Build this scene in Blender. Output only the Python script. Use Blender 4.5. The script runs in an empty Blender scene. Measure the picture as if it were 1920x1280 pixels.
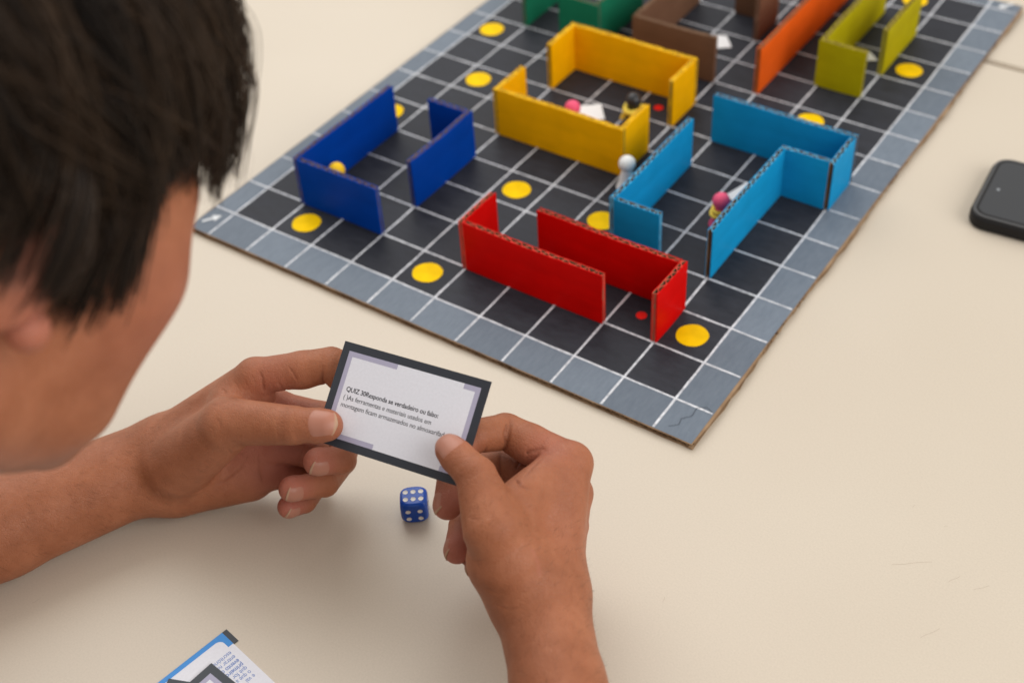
import bpy, bmesh, math, random
import numpy as np
from mathutils import Vector, Matrix

random.seed(7)
rng = np.random.default_rng(7)
scene = bpy.context.scene
col = scene.collection
CM = 0.01                      # geometry below is written in centimetres
CELL = 3.7                     # one square of the game board, cm
BT = 0.44                      # top of the board above the table, cm

# ------------------------------------------------------------------ camera
cam = bpy.data.cameras.new('camera')
cam_ob = bpy.data.objects.new('camera', cam)
col.objects.link(cam_ob)
cam.lens = 45.838
cam.sensor_width = 36.0
cam.clip_start = 0.02
cam.clip_end = 60.0
X_ = Vector((0.82741, 0.559304, -0.050711))
Y_ = -Vector((0.350464, -0.584791, -0.73157))
Z_ = -Vector((-0.438825, 0.587536, -0.679878))
M = Matrix((X_, Y_, Z_)).transposed().to_4x4()
M.translation = Vector((62.6645, -50.7874, 58.1481)) * CM
cam_ob.matrix_world = M
cam.dof.use_dof = True
cam.dof.focus_distance = 0.705
cam.dof.aperture_fstop = 5.5
cam.dof.aperture_blades = 9
scene.camera = cam_ob

# ------------------------------------------------------------------ light
world = bpy.data.worlds.new('World')
scene.world = world
world.use_nodes = True
bg = world.node_tree.nodes['Background']
bg.inputs['Color'].default_value = (1.0, 0.965, 0.915, 1)
bg.inputs['Strength'].default_value = 0.70


def area(name, loc, target, sx, sy, power, colour):
    l = bpy.data.lights.new(name, 'AREA')
    l.shape = 'RECTANGLE'
    l.size, l.size_y = sx, sy
    l.energy = power
    l.color = colour
    o = bpy.data.objects.new(name, l)
    col.objects.link(o)
    o.location = loc
    d = Vector(target) - Vector(loc)
    o.rotation_euler = d.to_track_quat('-Z', 'Y').to_euler()
    return o


area('window_light', (2.5, -0.1, 1.55), (0.20, -0.05, 0.0), 2.2, 1.7, 42, (1.0, 1.0, 1.0))
area('ceiling_light', (-1.1, 0.9, 1.9), (0.20, 0.0, 0.0), 2.2, 2.2, 36, (1.0, 1.0, 1.0))

scene.view_settings.view_transform = 'Standard'
scene.view_settings.look = 'None'
scene.view_settings.exposure = 0.0
scene.view_settings.gamma = 1.0

# ------------------------------------------------------------------ materials
def material(name, rough=0.5, spec=0.5, colour=None):
    m = bpy.data.materials.new(name)
    m.use_nodes = True
    nt = m.node_tree
    b = nt.nodes['Principled BSDF']
    b.inputs['Roughness'].default_value = rough
    b.inputs['Specular IOR Level'].default_value = spec
    if colour:
        b.inputs['Base Color'].default_value = (*colour, 1)
    return m, nt, b


def node(nt, kind, **kw):
    n = nt.nodes.new(kind)
    for k, v in kw.items():
        if k in n.inputs:
            n.inputs[k].default_value = v
        else:
            setattr(n, k, v)
    return n


def ramp(nt, fac, stops):
    r = nt.nodes.new('ShaderNodeValToRGB')
    e = r.color_ramp.elements
    while len(e) < len(stops):
        e.new(0.5)
    for i, (p, c) in enumerate(stops):
        e[i].position = p
        e[i].color = (*c, 1) if len(c) == 3 else c
    nt.links.new(fac, r.inputs[0])
    return r


def noise(nt, scale, detail=3, rough=0.55, stretch=None, coord='Object'):
    tc = nt.nodes.new('ShaderNodeTexCoord')
    src = tc.outputs[coord]
    if stretch:
        mp = nt.nodes.new('ShaderNodeMapping')
        mp.inputs['Scale'].default_value = stretch
        nt.links.new(src, mp.inputs[0])
        src = mp.outputs[0]
    n = nt.nodes.new('ShaderNodeTexNoise')
    n.inputs['Scale'].default_value = scale
    n.inputs['Detail'].default_value = detail
    n.inputs['Roughness'].default_value = rough
    nt.links.new(src, n.inputs['Vector'])
    return n


def bump(nt, b, height, strength=0.3, dist=0.0005, prev=None):
    n = nt.nodes.new('ShaderNodeBump')
    n.inputs['Strength'].default_value = strength
    n.inputs['Distance'].default_value = dist
    nt.links.new(height, n.inputs['Height'])
    if prev:
        nt.links.new(prev.outputs[0], n.inputs['Normal'])
    nt.links.new(n.outputs[0], b.inputs['Normal'])
    return n


def mix(nt, fac, a, b_, mode='MIX'):
    m = nt.nodes.new('ShaderNodeMix')
    m.data_type = 'RGBA'
    m.blend_type = mode
    for sock, v in ((m.inputs[0], fac), (m.inputs[6], a), (m.inputs[7], b_)):
        if hasattr(v, 'is_linked'):
            nt.links.new(v, sock)
        elif isinstance(v, tuple):
            sock.default_value = (*v, 1)
        else:
            sock.default_value = v
    return m.outputs[2]


def painted(name, colour, rough=0.5, vary=0.11, streak=(14, 14, 60)):
    """matt poster paint brushed over cardboard"""
    m, nt, b = material(name, rough, 0.04)
    n1 = noise(nt, 1.0, 4, 0.6, streak)
    n2 = noise(nt, 24, 3)
    dark = tuple(c * (1 - vary) for c in colour)
    lite = tuple(min(1, c * (1 + vary)) for c in colour)
    r1 = ramp(nt, n1.outputs[0], [(0.3, dark), (0.7, lite)])
    r2 = ramp(nt, n2.outputs[0], [(0.35, (0.88, 0.88, 0.88)), (0.65, (1, 1, 1))])
    nt.links.new(mix(nt, 1.0, r1.outputs[0], r2.outputs[0], 'MULTIPLY'), b.inputs['Base Color'])
    n3 = noise(nt, 1.0, 4, 0.6, tuple(s * 6 for s in streak))
    bump(nt, b, n3.outputs[0], 0.12, 0.0002)
    return m


# table laminate: warm beige with a very fine grain
m_table, nt, b = material('beige_laminate', 0.42, 0.45)
n1 = noise(nt, 3.0, 3)
n2 = noise(nt, 900, 2)
r1 = ramp(nt, n1.outputs[0], [(0.3, (0.585, 0.503, 0.402)), (0.7, (0.617, 0.538, 0.436))])
r2 = ramp(nt, n2.outputs[0], [(0.3, (0.93, 0.93, 0.92)), (0.7, (1, 1, 1))])
c = mix(nt, 1.0, r1.outputs[0], r2.outputs[0], 'MULTIPLY')
vor = node(nt, 'ShaderNodeTexVoronoi', Scale=26.0)
tc = nt.nodes.new('ShaderNodeTexCoord')
wob = noise(nt, 60, 2)
mp = nt.nodes.new('ShaderNodeVectorMath')
mp.operation = 'MULTIPLY_ADD'
mp.inputs[1].default_value = (0.02, 0.02, 0.02)
nt.links.new(wob.outputs[1], mp.inputs[0])
nt.links.new(tc.outputs['Object'], mp.inputs[2])
nt.links.new(mp.outputs[0], vor.inputs['Vector'])
sp = ramp(nt, vor.outputs['Distance'], [(0.014, (0.8, 0.8, 0.8)), (0.026, (0, 0, 0))])
keep = ramp(nt, vor.outputs['Color'], [(0.72, (0, 0, 0)), (0.75, (1, 1, 1))])
fl = mix(nt, 1.0, sp.outputs[0], keep.outputs[0], 'MULTIPLY')
nt.links.new(mix(nt, fl, c, (0.28, 0.22, 0.17)), b.inputs['Base Color'])
bump(nt, b, n2.outputs[0], 0.12, 0.0002)
m_tedge = material('table_edge_band', 0.5, 0.4, (0.20, 0.14, 0.09))[0]

# brown kraft cardboard
m_kraft, nt, b = material('kraft_cardboard', 0.8, 0.2)
n1 = noise(nt, 60, 4)
nt.links.new(ramp(nt, n1.outputs[0], [(0.3, (0.20, 0.12, 0.065)), (0.7, (0.36, 0.235, 0.135))]).outputs[0], b.inputs['Base Color'])
bump(nt, b, n1.outputs[0], 0.4, 0.0005)


def board_paint(name, lo, hi, rough, streak):
    m, nt, b = material(name, rough, 0.13)
    oi = nt.nodes.new('ShaderNodeObjectInfo')
    tc = nt.nodes.new('ShaderNodeTexCoord')
    geo = nt.nodes.new('ShaderNodeNewGeometry')
    add = nt.nodes.new('ShaderNodeVectorMath')
    mul = nt.nodes.new('ShaderNodeVectorMath')
    mul.operation = 'MULTIPLY'
    mul.inputs[1].default_value = streak
    nt.links.new(geo.outputs['Position'], mul.inputs[0])
    comb = nt.nodes.new('ShaderNodeCombineXYZ')
    m5 = nt.nodes.new('ShaderNodeMath')
    m5.operation = 'MULTIPLY'
    m5.inputs[1].default_value = 50
    nt.links.new(oi.outputs['Random'], m5.inputs[0])
    nt.links.new(m5.outputs[0], comb.inputs[2])
    nt.links.new(mul.outputs[0], add.inputs[0])
    nt.links.new(comb.outputs[0], add.inputs[1])
    n = node(nt, 'ShaderNodeTexNoise', Scale=1.0, Detail=5.0, Roughness=0.65)
    nt.links.new(add.outputs[0], n.inputs['Vector'])
    r = ramp(nt, n.outputs[0], [(0.25, lo), (0.75, hi)])
    rr = ramp(nt, oi.outputs['Random'], [(0.0, (0.86, 0.86, 0.87)), (1.0, (1.12, 1.12, 1.12))])
    n2 = noise(nt, 420, 2)
    sp = ramp(nt, n2.outputs[0], [(0.70, (0, 0, 0)), (0.78, (0.25, 0.25, 0.25))])
    c = mix(nt, 1.0, r.outputs[0], rr.outputs[0], 'MULTIPLY')
    nt.links.new(mix(nt, sp.outputs[0], c, tuple(h * 2.0 for h in hi)), b.inputs['Base Color'])
    r3 = ramp(nt, n.outputs[0], [(0.2, (rough - 0.08,) * 3), (0.8, (rough + 0.12,) * 3)])
    nt.links.new(r3.outputs[0], b.inputs['Roughness'])
    bump(nt, b, n.outputs[0], 0.25, 0.0003)
    return m


m_black = board_paint('black_board_paint', (0.018, 0.019, 0.024), (0.036, 0.038, 0.047), 0.46, (70, 160, 70))
m_grey = board_paint('grey_board_paint', (0.125, 0.152, 0.188), (0.168, 0.198, 0.236), 0.40, (330, 90, 60))
m_line, nt, b = material('white_line_paint', 0.5, 0.4)
n1 = noise(nt, 300, 3)
nt.links.new(ramp(nt, n1.outputs[0], [(0.3, (0.38, 0.39, 0.42)), (0.6, (0.68, 0.69, 0.72))]).outputs[0], b.inputs['Base Color'])
m_dot = painted('yellow_dot_paint', (0.93, 0.58, 0.002), 0.5, 0.08, (90, 90, 90))
m_reddot = painted('red_dot_paint', (0.80, 0.02, 0.015), 0.5, 0.08, (90, 90, 90))
m_arrow = painted('white_arrow_paint', (0.74, 0.75, 0.76), 0.5, 0.08, (90, 90, 90))

PAINT = {
    'red': painted('red_paint', (0.62, 0.003, 0.002), 0.42),
    'dark blue': painted('dark_blue_paint', (0.001, 0.045, 0.310), 0.42),
    'yellow': painted('yellow_paint', (0.93, 0.44, 0.001), 0.5, 0.10),
    'light blue': painted('light_blue_paint', (0.008, 0.275, 0.560), 0.40),
    'green': painted('green_paint', (0.012, 0.170, 0.090), 0.42),
    'brown': painted('brown_paint', (0.165, 0.085, 0.050), 0.5),
    'orange': painted('orange_paint', (0.80, 0.110, 0.010), 0.45),
    'olive': painted('olive_paint', (0.42, 0.350, 0.004), 0.5),
}
FLUTE = {
    'red': (0.80, 0.07, 0.05), 'dark blue': (0.04, 0.09, 0.36), 'yellow': (0.72, 0.42, 0.02),
    'light blue': (0.12, 0.48, 0.72), 'green': (0.05, 0.17, 0.11), 'brown': (0.26, 0.15, 0.10),
    'orange': (0.55, 0.16, 0.05), 'olive': (0.48, 0.42, 0.05),
}
M_FLUTE = {k: painted(k.replace(' ', '_') + '_flute_paint', v, 0.6, 0.35, (300, 300, 40)) for k, v in FLUTE.items()}

# paper
def paper(name, colour, rough=0.55):
    m, nt, b = material(name, rough, 0.35)
    n = noise(nt, 700, 2)
    lo = tuple(c * 0.95 for c in colour)
    nt.links.new(ramp(nt, n.outputs[0], [(0.3, lo), (0.7, colour)]).outputs[0], b.inputs['Base Color'])
    return m


m_cardwhite = paper('white_card', (0.76, 0.76, 0.81))
m_carddark = paper('slate_card_border', (0.036, 0.042, 0.052), 0.42)
m_lilac = paper('lilac_card_print', (0.42, 0.40, 0.52))
m_ink = material('black_ink', 0.6, 0.2, (0.018, 0.018, 0.024))[0]
m_blueink = material('blue_ink', 0.6, 0.2, (0.10, 0.20, 0.50))[0]
m_blueband = paper('blue_card_print', (0.055, 0.27, 0.66))
m_tag = paper('white_paper_tag', (0.82, 0.82, 0.82))

# die, phone, pawns
m_die, nt, b = material('blue_die_plastic', 0.20, 0.4, (0.003, 0.060, 0.370))
m_pip = material('white_pip_paint', 0.45, 0.4, (0.74, 0.71, 0.66))[0]
m_case, nt, b = material('black_phone_case', 0.55, 0.22, (0.011, 0.010, 0.010))
n = noise(nt, 1500, 2)
bump(nt, b, n.outputs[0], 0.2, 0.0002)
m_lip = material('grey_case_lip', 0.45, 0.45, (0.060, 0.060, 0.062))[0]  # raised lip, a lighter grey than the case
m_screen = material('dark_glass_screen', 0.22, 0.5, (0.034, 0.036, 0.040))[0]
m_lens = material('camera_lens_dot', 0.2, 0.5, (0.30, 0.32, 0.34))[0]
m_pwhite = material('white_pawn_plastic', 0.65, 0.25, (0.82, 0.82, 0.79))[0]
m_ppink = material('pink_pawn_plastic', 0.6, 0.25, (0.80, 0.10, 0.20))[0]
m_pyellow = material('yellow_pawn_plastic', 0.6, 0.25, (0.86, 0.52, 0.01))[0]
m_pblack = material('black_pawn_plastic', 0.35, 0.5, (0.016, 0.016, 0.018))[0]
m_pyel = material('yellow_clay', 0.6, 0.3, (0.80, 0.60, 0.07))[0]

# skin: the 'flush' attribute carries the real pinkness of tips and palms
m_skin, nt, b = material('skin', 0.47, 0.27)
n1 = noise(nt, 45, 4, 0.6)
n2 = noise(nt, 240, 3, 0.6)
base = ramp(nt, n1.outputs[0], [(0.22, (0.275, 0.094, 0.041)), (0.5, (0.345, 0.124, 0.058)), (0.78, (0.415, 0.160, 0.080))])
fine = ramp(nt, n2.outputs[0], [(0.3, (0.94, 0.91, 0.89)), (0.7, (1.03, 1.02, 1.02))])
c = mix(nt, 1.0, base.outputs[0], fine.outputs[0], 'MULTIPLY')
at_ = node(nt, 'ShaderNodeAttribute', attribute_name='flush')
c = mix(nt, at_.outputs['Fac'], c, (0.46, 0.150, 0.108))
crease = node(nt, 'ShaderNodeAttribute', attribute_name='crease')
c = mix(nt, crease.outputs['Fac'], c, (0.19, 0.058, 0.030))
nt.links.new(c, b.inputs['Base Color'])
b.inputs['Subsurface Weight'].default_value = 0.12
b.inputs['Subsurface Radius'].default_value = (1.0, 0.35, 0.2)
b.inputs['Subsurface Scale'].default_value = 0.003
tc = nt.nodes.new('ShaderNodeTexCoord')
vor = node(nt, 'ShaderNodeTexVoronoi', Scale=620.0, feature='DISTANCE_TO_EDGE')
warp = noise(nt, 120, 2)
va = nt.nodes.new('ShaderNodeVectorMath')
va.operation = 'MULTIPLY_ADD'
va.inputs[1].default_value = (0.006, 0.006, 0.006)
nt.links.new(warp.outputs[1], va.inputs[0])
nt.links.new(tc.outputs['Object'], va.inputs[2])
nt.links.new(va.outputs[0], vor.inputs['Vector'])
vr = ramp(nt, vor.outputs['Distance'], [(0.0, (0, 0, 0)), (0.12, (1, 1, 1))])
bp = bump(nt, b, vr.outputs[0], 0.38, 0.00040)
n3 = noise(nt, 230, 4, 0.65)
bump(nt, b, n3.outputs[0], 0.40, 0.0007, bp)

m_nail, nt, b = material('fingernail', 0.40, 0.32)
at_ = node(nt, 'ShaderNodeAttribute', attribute_name='edge')
nt.links.new(ramp(nt, at_.outputs['Fac'], [(0.0, (0.40, 0.160, 0.100)), (0.25, (0.43, 0.190, 0.130)), (0.90, (0.42, 0.180, 0.120)), (0.97, (0.48, 0.30, 0.19))]).outputs[0], b.inputs['Base Color'])
m_hair, nt, b = material('dark_brown_hair', 0.48, 0.22)
hi_ = node(nt, 'ShaderNodeAttribute', attribute_name='tone')
nt.links.new(ramp(nt, hi_.outputs['Fac'], [(0.0, (0.006, 0.0034, 0.0020)), (1.0, (0.045, 0.025, 0.013))]).outputs[0], b.inputs['Base Color'])
m_shirt = material('dark_cotton', 0.9, 0.1, (0.03, 0.035, 0.05))[0]

# ------------------------------------------------------------------ object helpers
def link(name, me, mat=None, parent=None, smooth=False):
    o = bpy.data.objects.new(name, me)
    col.objects.link(o)
    if mat is not None and not me.materials:
        me.materials.append(mat)
    if parent is not None:
        o.parent = parent
    if smooth:
        me.polygons.foreach_set('use_smooth', [True] * len(me.polygons))
    return o


def tag(o, label, cat, group=None, kind=None):
    o['label'] = label
    o['category'] = cat
    if group:
        o['group'] = group
    if kind:
        o['kind'] = kind
    return o


def thing(name, loc, label, cat, rz=0.0, group=None):
    o = bpy.data.objects.new(name, None)
    col.objects.link(o)
    o.empty_display_size = 0.02
    o.location = Vector(loc) * CM
    o.rotation_euler = (0, 0, rz)
    return tag(o, label, cat, group)


def mesh(name, verts, faces):
    me = bpy.data.meshes.new(name)
    me.from_pydata([(v[0] * CM, v[1] * CM, v[2] * CM) for v in verts], [], faces)
    me.validate()
    me.update()
    return me


class MB:
    def __init__(self):
        self.v, self.f = [], []

    def box(self, x0, y0, z0, x1, y1, z1):
        n = len(self.v)
        self.v += [(x, y, z) for z in (z0, z1) for y in (y0, y1) for x in (x0, x1)]
        self.f += [tuple(n + i for i in q) for q in ((0, 2, 3, 1), (4, 5, 7, 6), (0, 1, 5, 4), (2, 6, 7, 3), (0, 4, 6, 2), (1, 3, 7, 5))]

    def sheet(self, pts):
        n = len(self.v)
        self.v += list(pts)
        self.f.append(tuple(range(n, n + len(pts))))

    def grid(self, P):
        """P: rows x cols of points"""
        n = len(self.v)
        R, C = len(P), len(P[0])
        for row in P:
            self.v += [tuple(p) for p in row]
        for i in range(R - 1):
            for j in range(C - 1):
                a = n + i * C + j
                self.f.append((a, a + 1, a + C + 1, a + C))

    def lathe(self, prof, seg=28):
        n = len(self.v)
        for r, z in prof:
            for k in range(seg):
                a = 2 * math.pi * k / seg
                self.v.append((r * math.cos(a), r * math.sin(a), z))
        for i in range(len(prof) - 1):
            for k in range(seg):
                a, b_ = n + i * seg + k, n + i * seg + (k + 1) % seg
                self.f.append((a, b_, b_ + seg, a + seg))

    def build(self, name, mat, parent=None, smooth=False):
        return link(name, mesh(name, self.v, self.f), mat, parent, smooth)


# ------------------------------------------------------------------ the two tables
def table(name, x0, y0, x1, y1, label):
    t = thing(name, ((x0 + x1) / 2, (y0 + y1) / 2, 0), label, 'table')
    hx, hy = (x1 - x0) / 2, (y1 - y0) / 2
    bm = bmesh.new()
    bmesh.ops.create_cube(bm, size=1)
    bmesh.ops.scale(bm, vec=(2 * hx * CM, 2 * hy * CM, 2.5 * CM), verts=bm.verts)
    bmesh.ops.translate(bm, vec=(0, 0, -1.25 * CM), verts=bm.verts)
    bmesh.ops.bevel(bm, geom=[e for e in bm.edges if all(v.co.z > -0.001 for v in e.verts)], offset=0.0016, segments=3, affect='EDGES')
    me = bpy.data.meshes.new('tabletop')
    bm.to_mesh(me)
    bm.free()
    link('tabletop', me, m_table, t, False)
    eb = MB()
    e = 0.12
    eb.box(-hx - e, -hy - e, -2.4, hx + e, -hy - 0.005, -0.25)
    eb.box(-hx - e, hy + 0.005, -2.4, hx + e, hy + e, -0.25)
    eb.build('edge_band', m_tedge, t)
    for sx in (-1, 1):
        for sy in (-1, 1):
            lb = MB()
            lb.lathe([(0.01, -74), (2.0, -74), (2.0, -2.6), (0.01, -2.6)], 16)
            o = lb.build('leg', m_tedge, t, True)
            o.location = ((hx - 8) * sx * CM, (hy - 8) * sy * CM, 0)
    return t


near_table = table('table', -75, -46, 125, 47.55, 'beige laminate table carrying the board, the die and the resting arms')
table('table', -75, 47.95, 125, 140, 'beige laminate table butted beyond the seam at the far right corner of the board')

sm = MB()                                # hairline scratches in the laminate
for x, y, a, L_ in ((52.88, -4.65, 0.65, 2.19), (55.85, -4.14, 1.03, 0.78), (57.17, -3.93, 0.83, 0.9), (55.89, -8.29, 1.02, 1.25), (43.57, -13.35, 1.77, 0.37), (54.3, -0.64, 0.55, 0.23), (52.3, -0.26, 1.2, 0.26), (14.21, -31.75, 1.22, 0.46)):
    pr = Vector((math.cos(a), math.sin(a)))
    nr = Vector((-pr.y, pr.x))
    P0 = [Vector((x, y)) + pr * (L_ * t / 6) + nr * (0.02 * math.sin(t * 1.3 + x)) for t in range(7)]
    sm.grid([[(*(p_ - nr * 0.011), 0.004) for p_ in P0], [(*(p_ + nr * 0.011), 0.004) for p_ in P0]])
o = sm.build('scratches', material('scratch_mark', 0.7, 0.2, (0.47, 0.39, 0.305))[0], near_table)
o.location = -near_table.location
o['kind'] = 'stuff'

# ------------------------------------------------------------------ the board
NU, NV = 10, 15
bx0, bx1 = -0.53 * CELL, 10.73 * CELL
by0, by1 = -0.78 * CELL, 15.42 * CELL
board = thing('game_board', (0, 0, 0), 'large black gridded cardboard game board with grey border squares and yellow dots', 'game board')


def edge_sheet(z0, z1, seed):
    """a liner sheet with slightly ragged cut edges"""
    r = random.Random(seed)
    n = 60
    loop = []
    for i in range(n):
        loop.append((bx0 + (bx1 - bx0) * i / n, by0 + r.uniform(-0.03, 0.03)))
    for i in range(n):
        loop.append((bx1 + r.uniform(-0.09, 0.06) + 0.10 * math.sin(i * 0.35), by0 + (by1 - by0) * i / n))
    for i in range(n):
        loop.append((bx1 - (bx1 - bx0) * i / n, by1 + r.uniform(-0.03, 0.03)))
    for i in range(n):
        loop.append((bx0 + r.uniform(-0.03, 0.03), by1 - (by1 - by0) * i / n))
    mb = MB()
    N = len(loop)
    mb.v = [(x, y, z1) for x, y in loop] + [(x, y, z0) for x, y in loop]
    mb.f = [tuple(range(N)), tuple(range(2 * N - 1, N - 1, -1))]
    mb.f += [(i, N + i, N + (i + 1) % N, (i + 1) % N) for i in range(N)]
    return mb


edge_sheet(0.37, BT, 1).build('top_liner', m_kraft, board)
edge_sheet(0.015, 0.08, 2).build('bottom_liner', m_kraft, board)
mb = MB()
rows = []
n = int((bx1 - bx0) / 0.11)
for i in range(n + 1):
    x = bx0 + 0.05 + (bx1 - bx0 - 0.2) * i / n
    ph = (x - bx0) / 0.66 * 2 * math.pi
    w = math.sin(ph)
    z = 0.22 + 0.128 * max(-1, min(1, 1.25 * w))
    rows.append((x, z))
mb.grid([[(x, y, z) for x, z in rows] for y in (by0 + 0.06, by1 - 0.06)])
mb.grid([[(x, y, z + 0.03) for x, z in rows] for y in (by0 + 0.06, by1 - 0.06)])
mb.grid([[(x, by0 + 0.05, z + dz) for x, z in rows] for dz in (-0.012, 0.042)])
mb.build('fluting', m_kraft, board)
# torn, crushed brown strip along the right-hand cut edge
mb = MB()
for k in range(150):
    y = by0 + (by1 - by0) * k / 150 + random.uniform(-0.1, 0.1)
    x = bx1 - 0.06
    dz = random.uniform(0.04, 0.20)
    mb.box(x - 0.2, y, 0.09 + dz * 0.3, x + random.uniform(-0.02, 0.07), y + random.uniform(0.25, 0.5), 0.16 + dz)
mb.build('crushed_edge', m_kraft, board)

# painted squares
g = 0.0
sq = MB()
sq.sheet([(0, 0, 0), (CELL, 0, 0), (CELL, CELL, 0), (0, CELL, 0)])
sq_me = mesh('painted_square', sq.v, sq.f)
sq_me.materials.append(m_black)
ZS = BT + 0.012
for i in range(NU):
    for j in range(NV):
        o = link('painted_square', sq_me, None, board)
        o.location = (i * CELL * CM, j * CELL * CM, ZS * CM)


def border_square(x0, y0, x1, y1):
    mb = MB()
    mb.sheet([(0, 0, 0), (x1 - x0, 0, 0), (x1 - x0, y1 - y0, 0), (0, y1 - y0, 0)])
    o = mb.build('border_square', m_grey, board)
    o.location = (x0 * CM, y0 * CM, ZS * CM)


ins = 0.05
us = [bx0 + ins] + [i * CELL for i in range(NU + 1)] + [bx1 - ins - 0.05]
vs = [by0 + ins] + [j * CELL for j in range(NV + 1)] + [by1 - ins]
for i in range(NU + 2):
    for j in range(NV + 2):
        if i in (0, NU + 1) or j in (0, NV + 1):
            border_square(us[i], vs[j], us[i + 1], vs[j + 1])


def hand_line(p, q, w, z, seed):
    r = random.Random(seed)
    p, q = Vector(p), Vector(q)
    d = (q - p)
    L = d.length
    d.normalize()
    nrm = Vector((-d.y, d.x))
    n = max(8, int(L / 0.9))
    a, b_ = [], []
    off = 0.0
    for i in range(n + 1):
        off = off * 0.8 + r.uniform(-0.018, 0.018)
        ww = w * r.uniform(0.82, 1.18)
        c_ = p + d * (L * i / n) + nrm * off
        a.append((*(c_ - nrm * ww / 2), z))
        b_.append((*(c_ + nrm * ww / 2), z))
    mb = MB()
    mb.grid([a, b_])
    mb.f = [tuple(reversed(f)) for f in mb.f]
    return mb


for i in range(NU + 1):
    hand_line((i * CELL, by0 + 0.1), (i * CELL, by1 - 0.1), 0.15, ZS + 0.010, 10 + i).build('painted_line', m_line, board)
for j in range(NV + 1):
    hand_line((bx0 + 0.1, j * CELL), (bx1 - 0.16, j * CELL), 0.14, ZS + 0.018, 40 + j).build('painted_line', m_line, board)


def disc(name, u, v, r, mat, seed, z):
    rr = random.Random(seed)
    ph, ph2 = rr.uniform(0, 6), rr.uniform(0, 6)
    pts = []
    for k in range(40):
        a = 2 * math.pi * k / 40
        q = r * (1 + 0.015 * math.sin(2 * a + ph) + 0.012 * math.sin(5 * a + ph2) + rr.uniform(-0.006, 0.006))
        pts.append((q * math.cos(a), q * math.sin(a), 0))
    mb = MB()
    mb.sheet(pts)
    o = mb.build(name, mat, board)
    o.location = (u * CELL * CM, v * CELL * CM, z * CM)


for k, (u, v) in enumerate([(1.46, 0.5), (4.45, 0.5), (9.5, 1.5), (6.45, 3.5), (4.45, 3.5), (1.38, 6.52), (0.38, 8.5), (8.46, 8.62), (9.49, 11.5), (8.45, 14.5), (0.45, 4.5), (5.5, 14.5), (3.5, 14.5)]):
    disc('yellow_dot', u, v, 1.06, m_dot, k, ZS + 0.026)
for k, (u, v) in enumerate([(8.48, 1.5), (5.45, 7.5)]):
    disc('red_dot', u, v, 0.37, m_reddot, 50 + k, ZS + 0.026)


def arrow(u, v, ang, s):
    pts = [(-0.9, -0.14), (0.15, -0.14), (0.12, -0.5), (0.95, 0.0), (0.12, 0.5), (0.15, 0.14), (-0.9, 0.14)]
    mb = MB()
    mb.sheet([(x * s, y * s, 0) for x, y in pts])
    o = mb.build('painted_arrow', m_arrow, board)
    o.location = (u * CELL * CM, v * CELL * CM, (ZS + 0.028) * CM)
    o.rotation_euler = (0, 0, ang)


arrow(-0.29, -0.36, math.radians(57), 0.80)
arrow(10.36, 15.24, math.radians(237), 0.85)
arrow(-0.27, 15.2, math.radians(-57), 0.66)
# the crack in the paint near the front corner
mb = MB()
cp = [(10.20, -0.62), (10.33, -0.50), (10.30, -0.36), (10.42, -0.22), (10.40, -0.02), (10.54, 0.08), (10.67, 0.02)]
for (a, b_) in zip(cp, cp[1:]):
    A_, B_ = Vector(a) * CELL, Vector(b_) * CELL
    d = (B_ - A_).normalized()
    nrm = Vector((-d.y, d.x)) * 0.012
    mb.sheet([(*(A_ - nrm), 0), (*(B_ - nrm), 0), (*(B_ + nrm), 0), (*(A_ + nrm), 0)])
o = mb.build('paint_crack', m_black, board)
o.location = (0, 0, (ZS + 0.03) * CM)

# ------------------------------------------------------------------ cardboard dividers
TW = 0.42


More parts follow.
